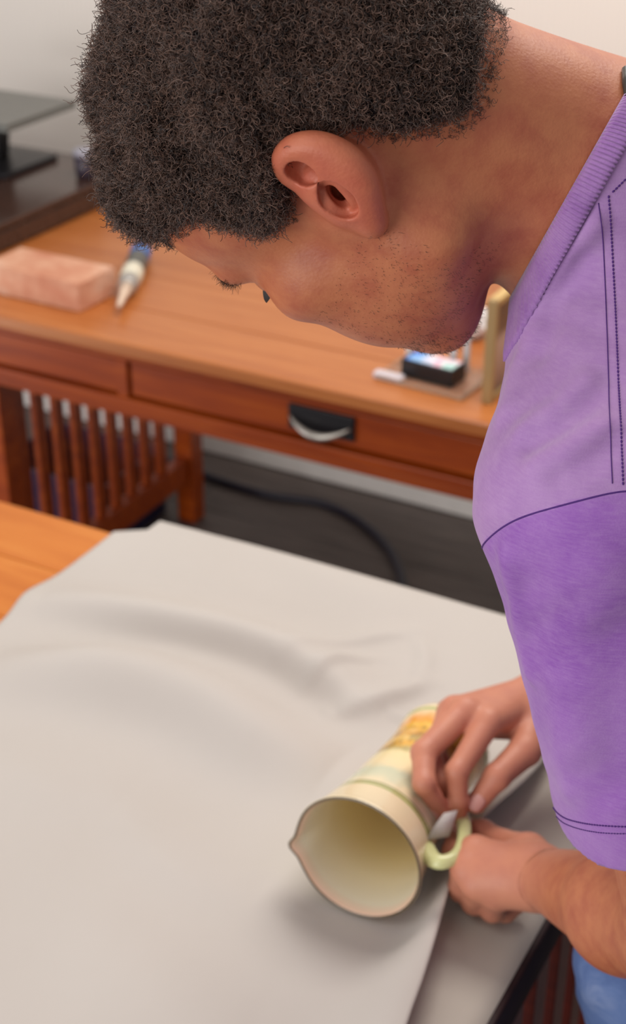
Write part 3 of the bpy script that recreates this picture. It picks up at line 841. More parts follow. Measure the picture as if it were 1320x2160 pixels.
# rim
er_([(300, 480, .003, .0040), (220, 410, .006, .0042), (192, 300, .0095, .0042), (280, 205, .012, .0044), (430, 175, .014, .0048), (600, 205, .015, .0052),
     (760, 290, .0155, .0054), (890, 410, .0155, .0054), (985, 550, .014, .0050), (1030, 700, .011, .0044), (1062, 840, .008, .0042), (1084, 950, .005, .0042)], .006, 30)
er_([(470, 270, .0105, .0056), (640, 310, .0110, .0064), (790, 400, .0110, .0064), (890, 540, .0105, .0056), (950, 700, .008, .0050), (990, 860, .005, .0048)], .008, 14)
# lobe
er_([(960, 820, .005, .0050), (1040, 900, .005, .0052), (1076, 985, .003, .0044)], .006, 4)
# hollows
er_([(325, 390, .0138, .0056), (395, 405, .0130, .0074), (475, 425, .0135, .0048)], .003, 5, 'd')
er_([(660, 530, .0130, .0040), (705, 590, .0125, .0072), (765, 680, .0120, .0072), (830, 765, .0120, .0035)], .006, 8, 'd')
er_([(712, 585, .005, .0046), (762, 675, .004, .0046)], .003, 4, 'd')
er_([(715, 600, -.004, .0036), (752, 660, -.005, .0036)], .003, 3, 'd')
er_([(640, 360, .0168, .0026), (780, 420, .0168, .0034), (875, 540, .0158, .0032), (938, 680, .0122, .0026)], .003, 8, 'd')
# ridges
er_([(470, 450, .0055, .0032), (560, 470, .0065, .0036), (640, 450, .0080, .0040), (720, 430, .0090, .0044)], .005, 8)
er_([(720, 445, .0085, .0042), (810, 530, .0090, .0044), (868, 640, .0080, .0040), (885, 740, .0060, .0034)], .005, 9)
er_([(580, 620, .006, .0032), (635, 715, .007, .0038), (700, 780, .006, .0032), (800, 815, .005, .0026)], .005, 8)
er_([(672, 560, .0105, .0022), (705, 595, .0085, .0034), (745, 655, .0085, .0036), (800, 735, .0100, .0022)], .003, 8, 'd')
er_([(700, 590, .002, .0034), (745, 655, .001, .0036)], .002, 4, 'd')
er_([(705, 600, -.006, .0034), (740, 650, -.007, .0034)], .002, 3, 'd')
body_sdf = make_sdf(ops)

# ------------------------------------------------------------------ skin
def skin_mat():
    m = NT('skin'); v = m.coord('Object')
    f = m.noise(v, 9, 4); g = m.noise(v, 420, 5, .65, .4); sp = m.noise(v, 55, 5, .6)
    base = m.mix(f, srgb(172, 101, 70), srgb(190, 118, 82))
    c = m.mix(m.ramp(sp, [(.4, (0, 0, 0, 1)), (.7, (1, 1, 1, 1))]), base, srgb(164, 88, 64))
    at = m.n('ShaderNodeAttribute', attribute_name='tint'); c2 = m.mix(at.outputs['Fac'], c, srgb(208, 144, 122))
    ea = m.n('ShaderNodeAttribute', attribute_name='ear_flush'); c3 = m.mix(m.math('MULTIPLY', ea.outputs['Fac'], .5), c2, srgb(196, 98, 82))
    m.col(c3); m.set(Roughness=.48, Subsurface_Weight=0.0, Subsurface_Scale=.006)
    m.b.inputs['Subsurface Radius'].default_value = (1, .35, .2); m.b.inputs['Specular IOR Level'].default_value = .42
    vo = m.n('ShaderNodeTexVoronoi'); vo.inputs['Scale'].default_value = 520; m.l(v, vo.inputs['Vector'])
    m.bump(m.math('ADD', m.math('MULTIPLY', vo.outputs['Distance'], .6), g), .32, .0005); return m.m
M_skin = skin_mat()
person = empty('person', cc2w(P3(1800, 1800, 1.12)) * np.array([1, 1, 0])); 
tag(person, 'person in a purple T-shirt bending over the table, gluing the jug handle with both hands', 'person')
bpy.context.view_layer.update()
def under(o, parent):
    o.parent = parent; o.matrix_parent_inverse = parent.matrix_world.inverted(); return o
import time; T0 = time.time()
lo = np.array([-.16, -.42, .68]); hi = np.array([.47, .42, 1.52])
Vb, Qb = sdf_mesh(body_sdf, lo, hi, .004, .003); Vb = project(body_sdf, Vb, 1)
boxes = []
def pbox(x0, y0, x1, y1, d0, d1):
    c = np.array([P3(x, y, d) for x in (x0, x1) for y in (y0, y1) for d in (d0, d1)]); return c.min(0), c.max(0)
hl = [H(x, y, z) for x in (-.085, .085) for y in (-.02, .125) for z in (-.125, .05)]
fine = [((np.array(pbox(575, 275, 820, 500, .705, .80))), .0007),
        ((np.array(pbox(860, 1420, 1160, 1760, 1.255, 1.42))), .0013),
        ((np.array(pbox(935, 1715, 1160, 1960, 1.21, 1.35))), .0013),
        (np.array((np.min(hl, 0), np.max(hl, 0))), .0016)]
def inside(c, b, sh): return np.all((c > b[0] + sh) & (c < b[1] - sh), axis=1)
VV, QQ = [], []; off = 0
for b, h in fine:
    si = np.where(np.all((Vb > b[0]) & (Vb < b[1]), axis=1) & ~np.all((Vb > b[0] + .012) & (Vb < b[1] - .012), axis=1))[0]
    for i in range(0, len(si), 3000): Vb[si[i:i + 3000]] -= grad(body_sdf, Vb[si[i:i + 3000]]) * .0005
cQ = Vb[Qb].mean(1); keep = np.ones(len(Qb), bool)
for b, h in fine: keep &= ~inside(cQ, b, .0025)
pb, pq = drop_small(Vb, Qb[keep]); VV.append(pb); QQ.append(pq); off += len(pb)
done = []
for b, h in fine:
    V_, Q_ = sdf_mesh(body_sdf, b[0], b[1], h, .0015)
    c_ = V_[Q_].mean(1); kp = np.ones(len(Q_), bool)
    for b2 in done: kp &= ~inside(c_, b2, .001)
    v_, q_ = drop_small(V_, Q_[kp]); VV.append(v_); QQ.append(q_ + off); off += len(v_); done.append(b)
VV = [VV[0]] + [project(body_sdf, v_, 1) for v_ in VV[1:]]; Vb = np.concatenate(VV); Qb = np.concatenate(QQ)
# only what is on the skin: below the hem the jeans take over

body = np_mesh('body', Vb, Qb, M_skin); under(body, person)
me = body.data
hp_ = toH(Vb)
# normals across the joins of finer and coarser patches come from the surface itself
me.update(); vn = np.zeros(len(me.vertices) * 3, f32); me.vertex_normals.foreach_get('vector', vn); vn = vn.reshape(-1, 3)
band = np.zeros(len(Vb), bool)
for b, h in fine:
    o1 = np.all((Vb > b[0] - .002) & (Vb < b[1] + .002), axis=1); i1 = np.all((Vb > b[0] + .004) & (Vb < b[1] - .004), axis=1); band |= o1 & ~i1
bi = np.where(band)[0]
if len(me.vertices) == len(Vb):
    for i in range(0, len(bi), 3000): vn[bi[i:i + 3000]] = grad(body_sdf, Vb[bi[i:i + 3000]]) @ CW.T
    me.normals_split_custom_set_from_vertices(vn.tolist())
print('band', len(bi), len(me.vertices), len(Vb))
tint = np.zeros(len(Vb), f32)
ear_c = toH(EO[None])[0]; tint += np.clip(1.3 - np.linalg.norm((hp_ - (ear_c + [.012, -.008, .004])) / [.03, .032, .036], axis=1), 0, 1) * .0
ear_w = np.clip(1.5 - np.linalg.norm((hp_ - (ear_c + [.014, -.008, .004])) / [.022, .032, .038], axis=1), 0, 1)
for hand in (rh, lh):
    for nm in hand:
        for q in hand[nm][2:]:
            tint = np.maximum(tint, np.clip(1.4 - np.linalg.norm(Vb - P3(*q[:3]), axis=1) / .016, 0, 1) * .7)
tint = np.maximum(tint, np.clip((Vb[:, 2] - 1.12) / .10, 0, 1) * (Vb[:, 1] < -.1) * .55)
lip = np.clip(1.4 - np.linalg.norm((hp_ - [0, .097, -.0637]) / [.024, .012, .011], axis=1), 0, 1); tint = np.maximum(tint, lip)
a = me.attributes.new('ear_flush', 'FLOAT', 'POINT'); a.data.foreach_set('value', ear_w.astype(f32))
a = me.attributes.new('tint', 'FLOAT', 'POINT'); a.data.foreach_set('value', tint)
print('body', len(Vb), len(Qb), time.time() - T0)

# ------------------------------------------------------------------ eyes and nails
M_eye = plain('eye_white', srgb(222, 214, 206), .15)
for s in (1, -1):
    bm = bmesh.new(); bmesh.ops.create_uvsphere(bm, u_segments=24, v_segments=16, radius=.0122)
    e = from_bm('eye', bm, M_eye, None, True); e.location = cc2w(H(s * .032, .0745, .0065)); under(e, person)
    bm = bmesh.new(); bmesh.ops.create_uvsphere(bm, u_segments=20, v_segments=12, radius=.0062)
    for q in bm.verts: q.co.y *= 1
    e2 = from_bm('iris', bm, plain('dark_iris', srgb(48, 28, 20), .1), None, True); e2.location = cc2w(H(s * .032, .0815, .004)); under(e2, e) if False else under(e2, person)
def nail(p0, p1, rad, out, nm='fingernail', w=.0058):
    a = P3(*p0); b = P3(*p1); ax = (b - a) / np.linalg.norm(b - a)
    o_ = np.array(out, float); o_ -= ax * (o_ @ ax); o_ /= np.linalg.norm(o_); sd = np.cross(ax, o_)
    V_ = []; Q_ = []; nu, nv = 9, 9
    for i in range(nu):
        for j in range(nv):
            x = -1 + 2 * i / (nu - 1); y = -1 + 2 * j / (nv - 1)
            yy = y * math.sqrt(max(0, 1 - .35 * x * x)); xx = x * math.sqrt(max(0, 1 - .35 * y * y))
            ang = xx * w / rad
            V_.append(b + ax * (yy * w * 1.15 - .001) + (sd * math.sin(ang) + o_ * math.cos(ang)) * (rad + .0006))
    for i in range(nu - 1):
        for j in range(nv - 1): Q_.append((i * nv + j, i * nv + j + 1, (i + 1) * nv + j + 1, (i + 1) * nv + j))
    o = np_mesh(nm, np.array(V_), np.array(Q_), plain('nail', srgb(214, 160, 150), .25)); md = o.modifiers.new('t', 'SOLIDIFY'); md.thickness = .0006; under(o, person); return o
vd_ = (0, .35, -1)
nail(rh['thumb'][2][:3], rh['thumb'][3][:3], .0098, (-.3, -.1, -1), w=.0066)
nail(rh['index'][2][:3], rh['index'][3][:3], .0078, (-.25, -.2, -1), w=.0052)
nail(rh['middle'][2][:3], rh['middle'][3][:3], .0087, (-.9, -.3, -.6), w=.0054)
nail(lh['thumb'][2][:3], lh['thumb'][3][:3], .0094, (0, .9, -.6), w=.0062)

# ------------------------------------------------------------------ T-shirt
sh = []
def su(p, k=.03): sh.append((p, k, 'u'))
su(cone(P3(1238, 412, .868), P3(1305, 520, .88), .0610, .0600), .015)
su(cone(P3(1305, 520, .885), P3(1315, 740, .865), .056, .055), .02)
su(cone(P3(1315, 740, .865), P3(1245, 1040, .825), .054, .0600), .015)
su(cone(P3(1320, 430, .93), P3(1410, 600, 1.08), .066, .068), .03)
su(cone(P3(1460, 740, .98), P3(1760, 1650, 1.10), .100, .145), .04)
su(cone(P3(1760, 1650, 1.10), P3(1850, 1850, 1.13), .145, .150), .04)
SHEM = P3(1390, 1668, .905)
su(cone(P3(1248, 1075, .825), SHEM, .0605, .0640), .02)
su(cone(P3(1420, 600, 1.09), P3(1560, 1000, 1.36), .066, .075), .03)
for o_ in ops[n_neck0:n_tor1]:
    if o_[0][0] == 'c': sh.append((('c', o_[0][1], o_[0][2], o_[0][3] + .0065, o_[0][4] + .0065), o_[1], 'u'))
shirt_base = make_sdf(sh)
def rdg(P, pts, h, wd):
    """a raised or sunk crease along a line through the given points"""
    Q = np.array([P3(*p) for p in pts]); best = np.full(len(P), 9.0)
    for a, b in zip(Q, Q[1:]):
        d = b - a; t = np.clip((P - a) @ d / (d @ d), 0, 1); best = np.minimum(best, np.linalg.norm(P - a - t[:, None] * d, axis=1))
    return h * np.exp(-(best / wd) ** 2)
SURF = {}
def on_shirt(pxs):
    p, ok = trace(shirt_base, pxs); r = p[:, 2:3]
    return [(px[0], px[1], q[2]) for px, q, o in zip(pxs, p, ok) if o]
creases = [([(1120, 935), (1180, 895), (1240, 850), (1290, 800)], -.0022, .007), ([(1130, 985), (1200, 950), (1270, 900)], .0022, .008),
           ([(1110, 905), (1180, 860), (1235, 805)], .0020, .007), ([(1180, 1010), (1240, 975), (1290, 930)], -.0018, .006),
           ([(1095, 640), (1120, 580), (1180, 500), (1230, 440)], -.0030, .006), ([(1110, 690), (1140, 610), (1200, 530), (1250, 470)], .0030, .006),
           ([(1140, 740), (1175, 640), (1225, 550)], -.0016, .007), ([(1070, 860), (1090, 780), (1125, 700)], .002, .008),
           ([(1070, 1180), (1085, 1250), (1100, 1340), (1120, 1420)], .0022, .006), ([(1045, 1200), (1062, 1290), (1085, 1380)], -.0015, .005),
           ([(1260, 1240), (1250, 1420), (1240, 1560)], .002, .018), ([(1180, 1450), (1190, 1570), (1200, 1660)], .0016, .012),
           ([(1300, 1350), (1290, 1500), (1310, 1640)], -.0018, .014), ([(1030, 1140), (1100, 1092), (1200, 1062), (1330, 1040)], -.0008, .0040)]
creases = [(on_shirt(p), h, wd) for p, h, wd in creases]
arm_ax = SHEM - P3(1245, 1075, .825); arm_ax /= np.linalg.norm(arm_ax)
NC = np.cross([(1315 - 660) / FPX, (1080 - 200) / FPX, 1], [(1090 - 660) / FPX, (1080 - 600) / FPX, 1]); NC /= np.linalg.norm(NC)
if NC[0] < 0: NC = -NC
arm_n = arm_ax + np.array([.22, -.10, .20]); arm_n /= np.linalg.norm(arm_n)
def shirt_outer(P):
    P = np.asarray(P, f32); d = shirt_base(P)
    m = np.abs(d) < .02
    if m.any():
        Pm = P[m]; dd = np.zeros(len(Pm))
        for pts, h, wd in creases:
            if len(pts) > 1: dd += rdg(Pm, pts, h * 2.1, wd * 1.15)
        dd += .0007 * np.sin(Pm[:, 0] * 140 + 3 * np.sin(Pm[:, 1] * 60)) * np.sin(Pm[:, 1] * 90 + Pm[:, 2] * 50)
        d = d.copy(); d[m] -= dd
    return d
def neck_d(P):      # > 0 on the head's side of the collar seam
    q = P @ NC
    mid = P3(1190, 420, .80); bow = .006
    return -(q - .0115)
def hem_d(P):
    return (P - SHEM) @ arm_n
def arm_zone(P):
    return P[:, 0] * 0
def shirt_sdf(P):
    P = np.asarray(P, f32); o = shirt_outer(P)
    d = np.abs(o + .0032) - .0032
    d = smax(d, neck_d(P), .002)
    q = P[:, 2] < 1.02
    e = hem_d(P); tor = (P[:, 0] > .235) | ~q
    cut = np.where(tor, -1, e); d = np.maximum(d, cut)
    return d.astype(f32)
lo = np.array([.07, -.28, .70]); hi = np.array([.42, .33, 1.30])
Vs, Qs = sdf_mesh(shirt_sdf, lo, hi, .0022, .004)
def shirt_mat(nm, c1, c2, c3, streak=True):
    m = NT(nm); v = m.coord('Object'); f = m.noise(v, 6.5, 5, .62, .6)
    h = m.noise(m.coord('Object', (40, 40, 260)), 3, 5, .65); t = m.noise(v, 900, 3, .6); g2 = m.noise(v, 60, 5, .7)
    base = m.ramp(f, [(.34, c1), (.52, c2), (.72, c3)])
    k = m.mix(m.ramp(h, [(.40, (0, 0, 0, 1)), (.8, (.5, .5, .5, 1))]), base, c3)
    k = m.mix(m.math('MULTIPLY', m.ramp(g2, [(.45, (0, 0, 0, 1)), (.75, (1, 1, 1, 1))]), .45), k, c3)
    k = m.mix(m.math('MULTIPLY', t, .45), k, c1)
    if streak:
        sl = m.n('ShaderNodeAttribute', attribute_name='sleeve'); k = m.mix(m.math('MULTIPLY', m.math('SUBTRACT', 1, sl.outputs['Fac']), .38), k, srgb(184, 152, 190))
        k = m.mix(m.math('MULTIPLY', sl.outputs['Fac'], .22), k, srgb(124, 66, 170))
    m.col(k); m.set(Roughness=.9, Sheen_Weight=.25, Sheen_Roughness=.5); m.b.inputs['Specular IOR Level'].default_value = .15
    m.bump(m.math('ADD', t, m.math('MULTIPLY', h, .2)), .4, .0004); return m.m
M_shirt = shirt_mat('washed_purple_cotton', srgb(132, 80, 162), srgb(158, 112, 182), srgb(184, 150, 198))
M_collar = shirt_mat('collar_rib', srgb(126, 80, 152), srgb(156, 114, 176), srgb(180, 146, 192), False)
M_thread = plain('purple_thread', srgb(74, 30, 116), .8)
shirt = np_mesh('t_shirt', Vs, Qs, M_shirt); under(shirt, person)
sq, sk = trace(shirt_sdf, [(1032, 1134), (1150, 1075), (1320, 1037)]); print('seam', sq, sk, arm_ax)
sn = np.cross(sq[1] - sq[0], sq[2] - sq[0]); sn /= np.linalg.norm(sn); sn = sn if sn @ arm_ax > 0 else -sn
sv = np.clip(((Vs - sq[0]) @ sn) / .0015 + .5, 0, 1)
sa = P3(1248, 1075, .825); sb = SHEM - sa; tq = np.clip((Vs - sa) @ sb / (sb @ sb), -.3, 1.2); sv *= np.linalg.norm(Vs - sa - tq[:, None] * sb, axis=1) < .078
at = shirt.data.attributes.new('sleeve', 'FLOAT', 'POINT'); at.data.foreach_set('value', sv.astype(f32))
print('shirt', len(Vs), time.time() - T0)
# collar: ribbed band round the neck opening
ncen = P3(1203, 400, .862)
nc0 = ncen - NC * (ncen @ NC)
e1 = np.array([0, 0, -1.0]); e1 -= NC * (e1 @ NC); e1 /= np.linalg.norm(e1); e2 = np.cross(NC, e1)
def around(offn, n, f):
    """points where rays from the neck axis leave surface f, at distance offn along the neck"""
    out = []
    cen = nc0 + NC * offn
    th = np.linspace(0, 2 * np.pi, n, endpoint=False); D = np.cos(th)[:, None] * e1 + np.sin(th)[:, None] * e2
    t = np.full(n, .03)
    for _ in range(40):
        t += np.clip(-f(cen + D * t[:, None]), -.004, .004) * 1.0
        t = np.clip(t, .03, .2)
    return cen + D * t[:, None], D
NRIB = 175; NA = NRIB * 4
offs = np.linspace(0.000, .0150, 7)
def collar_rows():
    rows = []
    pin, D = around(-.001, NA, body_sdf); ps, _ = around(.0150, NA, shirt_outer)
    for i, o_ in enumerate(offs):
        t = o_ / offs[-1]
        base = pin * (1 - t) + ps * t
        base = base - NC * ((base @ NC)[:, None]) + NC * o_
        rib = .00065 * np.cos(np.arange(NA) / NA * NRIB * 2 * np.pi)
        bulge = .0030 + .0008 * t + .0010 * math.sin(math.pi * t) + (.0 if 0 < i < 6 else -.0015)
        rows.append(base + D * (bulge + rib)[:, None])
    rows.append(pin - NC * 0 + D * 0.0002)
    return rows
rows = collar_rows(); rows = rows[:-1]
inner = [r - 0 * r for r in rows]
Vc = np.concatenate(rows); nr = len(rows)
Qc = np.array([(i * NA + j, i * NA + (j + 1) % NA, (i + 1) * NA + (j + 1) % NA, (i + 1) * NA + j) for i in range(nr - 1) for j in range(NA)])
col_o = np_mesh('collar', Vc, Qc, M_collar); under(col_o, shirt) if False else under(col_o, person)
md = col_o.modifiers.new('t', 'SOLIDIFY'); md.thickness = .0022; md.offset = -1; col_o['label'] = 'ribbed purple collar band'
if col_o.data.polygons[0].normal.dot(Vector(CW @ (Vc[0] - nc0))) < 0: md.offset = 1
# seams and stitches
stitches = []
def stitch(pxs, rad, dash=0.0, name='seam', lift=.0003, n=90):
    p = spline(pxs, n); q, ok = trace(shirt_sdf, p); q = q[ok]
    if len(q) < 3: return
    g = grad(shirt_sdf, q); q = q + g * lift
    wd = cc2w(q); bm = bmesh.new()
    if dash <= 0: tube(bm, wd, rad, 6)
    else:
        L = np.r_[0, np.cumsum(np.linalg.norm(np.diff(wd, axis=0), axis=1))]; s = 0
        while s + dash < L[-1]:
            pts = [[np.interp(x, L, wd[:, k]) for k in range(3)] for x in np.linspace(s, s + dash * .78, 4)]
            tube(bm, pts, [rad * .5, rad, rad, rad * .5], 6); s += dash
    o = from_bm(name, bm, M_thread, None, True); under(o, person); return o
stitch([(1016, 1165), (1022, 1145), (1060, 1112), (1110, 1088), (1200, 1062), (1290, 1040), (1345, 1036), (1440, 1040), (1520, 1056)], .0005, 0, 'seam', .0001)
stitch([(1283, 412), (1288, 480), (1297, 640), (1304, 800), (1310, 920), (1314, 1030)], .00055, .0021, 'stitching')
stitch([(1262, 428), (1272, 520), (1280, 700), (1285, 860), (1291, 1020)], .00028, 0, 'stitching')
stitch([(1325, 372), (1305, 392), (1284, 412)], .00055, .0021, 'stitching')
stitch([(1160, 1692), (1178, 1716), (1205, 1730), (1260, 1740), (1345, 1743), (1440, 1735)], .0005, .0020, 'stitching')
stitch([(1168, 1716), (1190, 1736), (1230, 1750), (1280, 1757), (1345, 1757), (1440, 1748)], .00035, .0018, 'stitching')
# black cord clasp at the nape
cl_a, ok = trace(body_sdf, [(1316, 150), (1318, 175), (1322, 205), (1330, 228)])
print('clasp', ok)
bm = bmesh.new(); q = cc2w(cl_a + np.array([.001, 0, -.0025])); tube(bm, q[:3], [.0030, .0032, .0030], 10)
o = from_bm('cord_clasp', bm, plain('dark_clasp', srgb(70, 68, 66), .3), None, True); under(o, person)
bm = bmesh.new(); tube(bm, list(q[2:4]) + [q[3] + (q[3] - q[2])], [.0042, .0042, .004], 10)
o = from_bm('neck_cord', bm, plain('black_cord', srgb(14, 12, 14), .3), None, True); under(o, person)

# ------------------------------------------------------------------ jeans
def w2c(p): return (np.array(p, float) - CAMP) @ CW
def wc(a, b, ra, rb, k): return (cone(w2c(a), w2c(b), ra, rb), k, 'u')
jn = [wc((.38, .86, .93), (.290, .868, .80), .095, .072, .03), wc((.290, .868, .80), (.33, .85, .50), .072, .060, .03), wc((.33, .85, .50), (.39, .84, .075), .060, .056, .02),
      wc((.44, 1.02, .93), (.41, 1.05, .50), .095, .062, .03), wc((.41, 1.05, .50), (.46, 1.06, .075), .062, .056, .02), wc((.42, .90, .95), (.46, 1.0, .95), .10, .10, .04)]
jf0 = make_sdf(jn)
def jf(P):
    P = np.asarray(P, f32); d = jf0(P); d = d - (.0016 * np.sin(P[:, 0] * 90 + 4 * np.sin(P[:, 1] * 40)) * np.sin(P[:, 1] * 70 + P[:, 2] * 60)).astype(f32)
    zw = P @ CW[2].astype(f32) + CAMP[2]; return np.maximum(d, .045 - zw).astype(f32)
cs = np.array([w2c((x, y, z)) for x in (.15, .62) for y in (.7, 1.2) for z in (.03, 1.08)])
Vj, Qj = sdf_mesh(jf, cs.min(0), cs.max(0), .006, .003)
for sx, sy in ((.39, .84), (.46, 1.06)):
    so = [wc((sx + .03, sy, .045), (sx - .13, sy, .032), .040, .031, .02), wc((sx + .01, sy, .085), (sx - .02, sy, .055), .040, .04, .02)]
    sf0 = make_sdf(so); sf = lambda P, sf0=sf0: np.maximum(sf0(P), .0125 - (np.asarray(P) @ CW[2] + CAMP[2])).astype(f32)
    cs = np.array([w2c((x, y, z)) for x in (sx - .2, sx + .1) for y in (sy - .07, sy + .07) for z in (-.01, .15)])
    v_, q_ = sdf_mesh(sf, cs.min(0), cs.max(0), .005, .002); o = np_mesh('shoe', v_, q_, plain('grey_canvas', srgb(70, 70, 74), .8)); under(o, person)
    bm = bmesh.new(); box(bm, (sx - .045, sy, .0068), (.235, .080, .0125), None, .004); under(from_bm('shoe_sole', bm, M_white), o)
def denim():
    m = NT('blue_denim'); v = m.coord('Object'); f = m.noise(v, 24, 5, .65, .8); t = m.noise(v, 700, 2)
    c = m.ramp(f, [(.35, srgb(70, 94, 146)), (.55, srgb(96, 120, 170)), (.75, srgb(138, 154, 192))]); m.col(m.mix(m.math('MULTIPLY', t, .4), c, srgb(58, 80, 134)))
    m.set(Roughness=.85); m.bump(t, .4, .0006); return m.m
jeans = np_mesh('jeans', Vj, Qj, denim()); under(jeans, person)
print('jeans', time.time() - T0)

# =================================================================== HAIR
skull_ops = [o for o in ops[:4]]
skull = make_sdf(skull_ops)
head_sdf = make_sdf(ops[:n_head])
hl_px = [(345, 486), (380, 470), (425, 455), (480, 474), (555, 492), (600, 462), (618, 420), (612, 360), (628, 312), (690, 284), (760, 270), (860, 277), (960, 268), (1010, 240), (1035, 150), (1046, 85)]
hq, okk = trace(make_sdf(ops[:n_head] + ops[n_head:n_head + 2]), hl_px)
hy = toH(hq)[:, 1:3]; hy[6] = [.010, .017]; print('hairline', np.c_[hl_px, (hy * 1000).round(), okk])
HLP = np.array(hy)
HLP = np.vstack([[.12, HLP[0, 1] - .004], HLP, [-.12, HLP[-1, 1] + .012], [-.18, HLP[-1, 1] + .03]])     # open polyline in (forward, up), extended
def hair_t(hp):
    """thickness of hair over the skin at head-frame points"""
    y, z = hp[:, 1], hp[:, 2]; best = np.full(len(hp), 9.0)
    for a, b in zip(HLP, HLP[1:]):
        d = b - a; t = np.clip(((y - a[0]) * d[0] + (z - a[1]) * d[1]) / (d @ d), 0, 1)
        best = np.minimum(best, np.hypot(y - a[0] - t * d[0], z - a[1] - t * d[1]))
    # inside test: polygon closed above the head
    poly = np.vstack([HLP, [-.3, .0], [-.3, .5], [.3, .5], [.3, HLP[0, 1]]])
    ins = np.zeros(len(hp), bool); j = len(poly) - 1
    for i in range(len(poly)):
        yi, zi = poly[i]; yj, zj = poly[j]
        c = ((zi > z) != (zj > z)) & (y < (yj - yi) * (z - zi) / (zj - zi + 1e-12) + yi); ins ^= c; j = i
    sd = np.where(ins, best, -best)
    fullt = np.interp(z, [-.06, 0, .03, .07, .12], [.004, .007, .010, .013, .012])
    fullt = fullt * np.interp(y, [-.09, -.05], [.6, 1]) + .001 * np.exp(-((y - .085) / .04) ** 2 - ((z - .085) / .035) ** 2)
    ft = np.clip(sd / np.interp(z, [0, .05, .09], [.010, .013, .020]), -.6, 1)
    return np.where(ft > 0, fullt * np.sqrt(np.clip(ft, 0, 1)), ft * .010)
hs0 = make_sdf(ops[:n_head] + ops[n_head:n_head + 2])
from mathutils import noise as mn
ph = rng.uniform(0, 6.28, (14, 3)); fr_ = rng.normal(0, 1, (14, 3)); fr_ /= np.linalg.norm(fr_, axis=1)[:, None]
fq = np.r_[np.full(5, 95.), np.full(5, 210.), np.full(4, 420.)]; am = np.r_[np.full(5, .0024), np.full(5, .0018), np.full(4, .0009)]
def lump(P):
    r = np.zeros(len(P))
    for k in range(14):
        w1 = P @ fr_[k] * fq[k] + ph[k, 0]; w2 = P @ fr_[(k * 5 + 3) % 14] * fq[k] + ph[k, 1]
        r += am[k] * np.sin(w1 + 1.3 * np.sin(w2)) * np.sin(w2 + ph[k, 2])
    return r
def hair_sdf(P, grow=0.0):
    P = np.asarray(P, f32); d = hs0(P)
    m = d < .055
    out = d.copy()
    if m.any():
        hp = toH(P[m]); t = hair_t(hp); out[m] = d[m] - t - grow - lump(P[m]) * np.clip(t / .01, 0, 1)
    return out.astype(f32)
hb = np.array([H(x, y, z) for x in (-.12, .12) for y in (-.15, .15) for z in (-.09, .19)])
Vh, Qh = sdf_mesh(lambda P: hair_sdf(P, -.0024), hb.min(0), hb.max(0), .0022, .012)
hair_m = NT('black_hair_base'); hair_m.col(srgb(26, 20, 22)); hair_m.set(Roughness=.9); hair_m.b.inputs['Specular IOR Level'].default_value = .1
cQ = Vh[Qh].mean(1); tt = hair_t(toH(cQ)); Qh = Qh[tt > .0028]; Vh, Qh = drop_small(Vh, Qh)
hair = np_mesh('hair', Vh, Qh, hair_m.m); under(hair, person); hair['label'] = 'short dense curly black-brown hair'
print('hair base', len(Vh), time.time() - T0)
def hair_mat(nm, col, mel=None):
    m = bpy.data.materials.new(nm); m.use_nodes = True; t = m.node_tree; b = t.nodes['Principled BSDF']
    inf = t.nodes.new('ShaderNodeHairInfo'); r = t.nodes.new('ShaderNodeValToRGB')
    r.color_ramp.elements[0].color = col[0]; r.color_ramp.elements[1].color = col[1]
    t.links.new(inf.outputs['Random'], r.inputs[0]); t.links.new(r.outputs[0], b.inputs['Base Color'])
    b.inputs['Roughness'].default_value = .42; b.inputs['Specular IOR Level'].default_value = .55
    return m
M_hair = hair_mat('curly_hair', (srgb(28, 20, 22), srgb(114, 86, 74)))
M_fuzz = hair_mat('dark_fuzz', (srgb(20, 14, 14), srgb(48, 34, 30)))
def curves(name, P, rad, mat, parent):
    """P: (n, k, 3) strands in world space"""
    n, k, _ = P.shape; hcv = bpy.data.hair_curves.new(name); hcv.add_curves([k] * n)
    hcv.attributes['position'].data.foreach_set('vector', np.ascontiguousarray(P, f32).ravel())
    ra = hcv.attributes.get('radius') or hcv.attributes.new('radius', 'FLOAT', 'POINT')
    rr = np.broadcast_to(rad, (n, k)).astype(f32); ra.data.foreach_set('value', np.ascontiguousarray(rr).ravel())
    hcv.materials.append(mat); o = bpy.data.objects.new(name, hcv); C.objects.link(o); under(o, parent); o['kind'] = 'stuff'; return o
def sample(V, Q, n):
    a = V[Q]; ar = np.linalg.norm(np.cross(a[:, 2] - a[:, 0], a[:, 3] - a[:, 1]), axis=1); ar /= ar.sum()
    i = rng.choice(len(Q), n, p=ar); u, v = rng.random((2, n, 1))
    return (a[i, 0] * (1 - u) + a[i, 1] * u) * (1 - v) + (a[i, 3] * (1 - u) + a[i, 2] * u) * v
def basis(N):
    a = np.cross(N, rng.normal(size=N.shape)); a /= np.linalg.norm(a, axis=1)[:, None]; return a, np.cross(N, a)
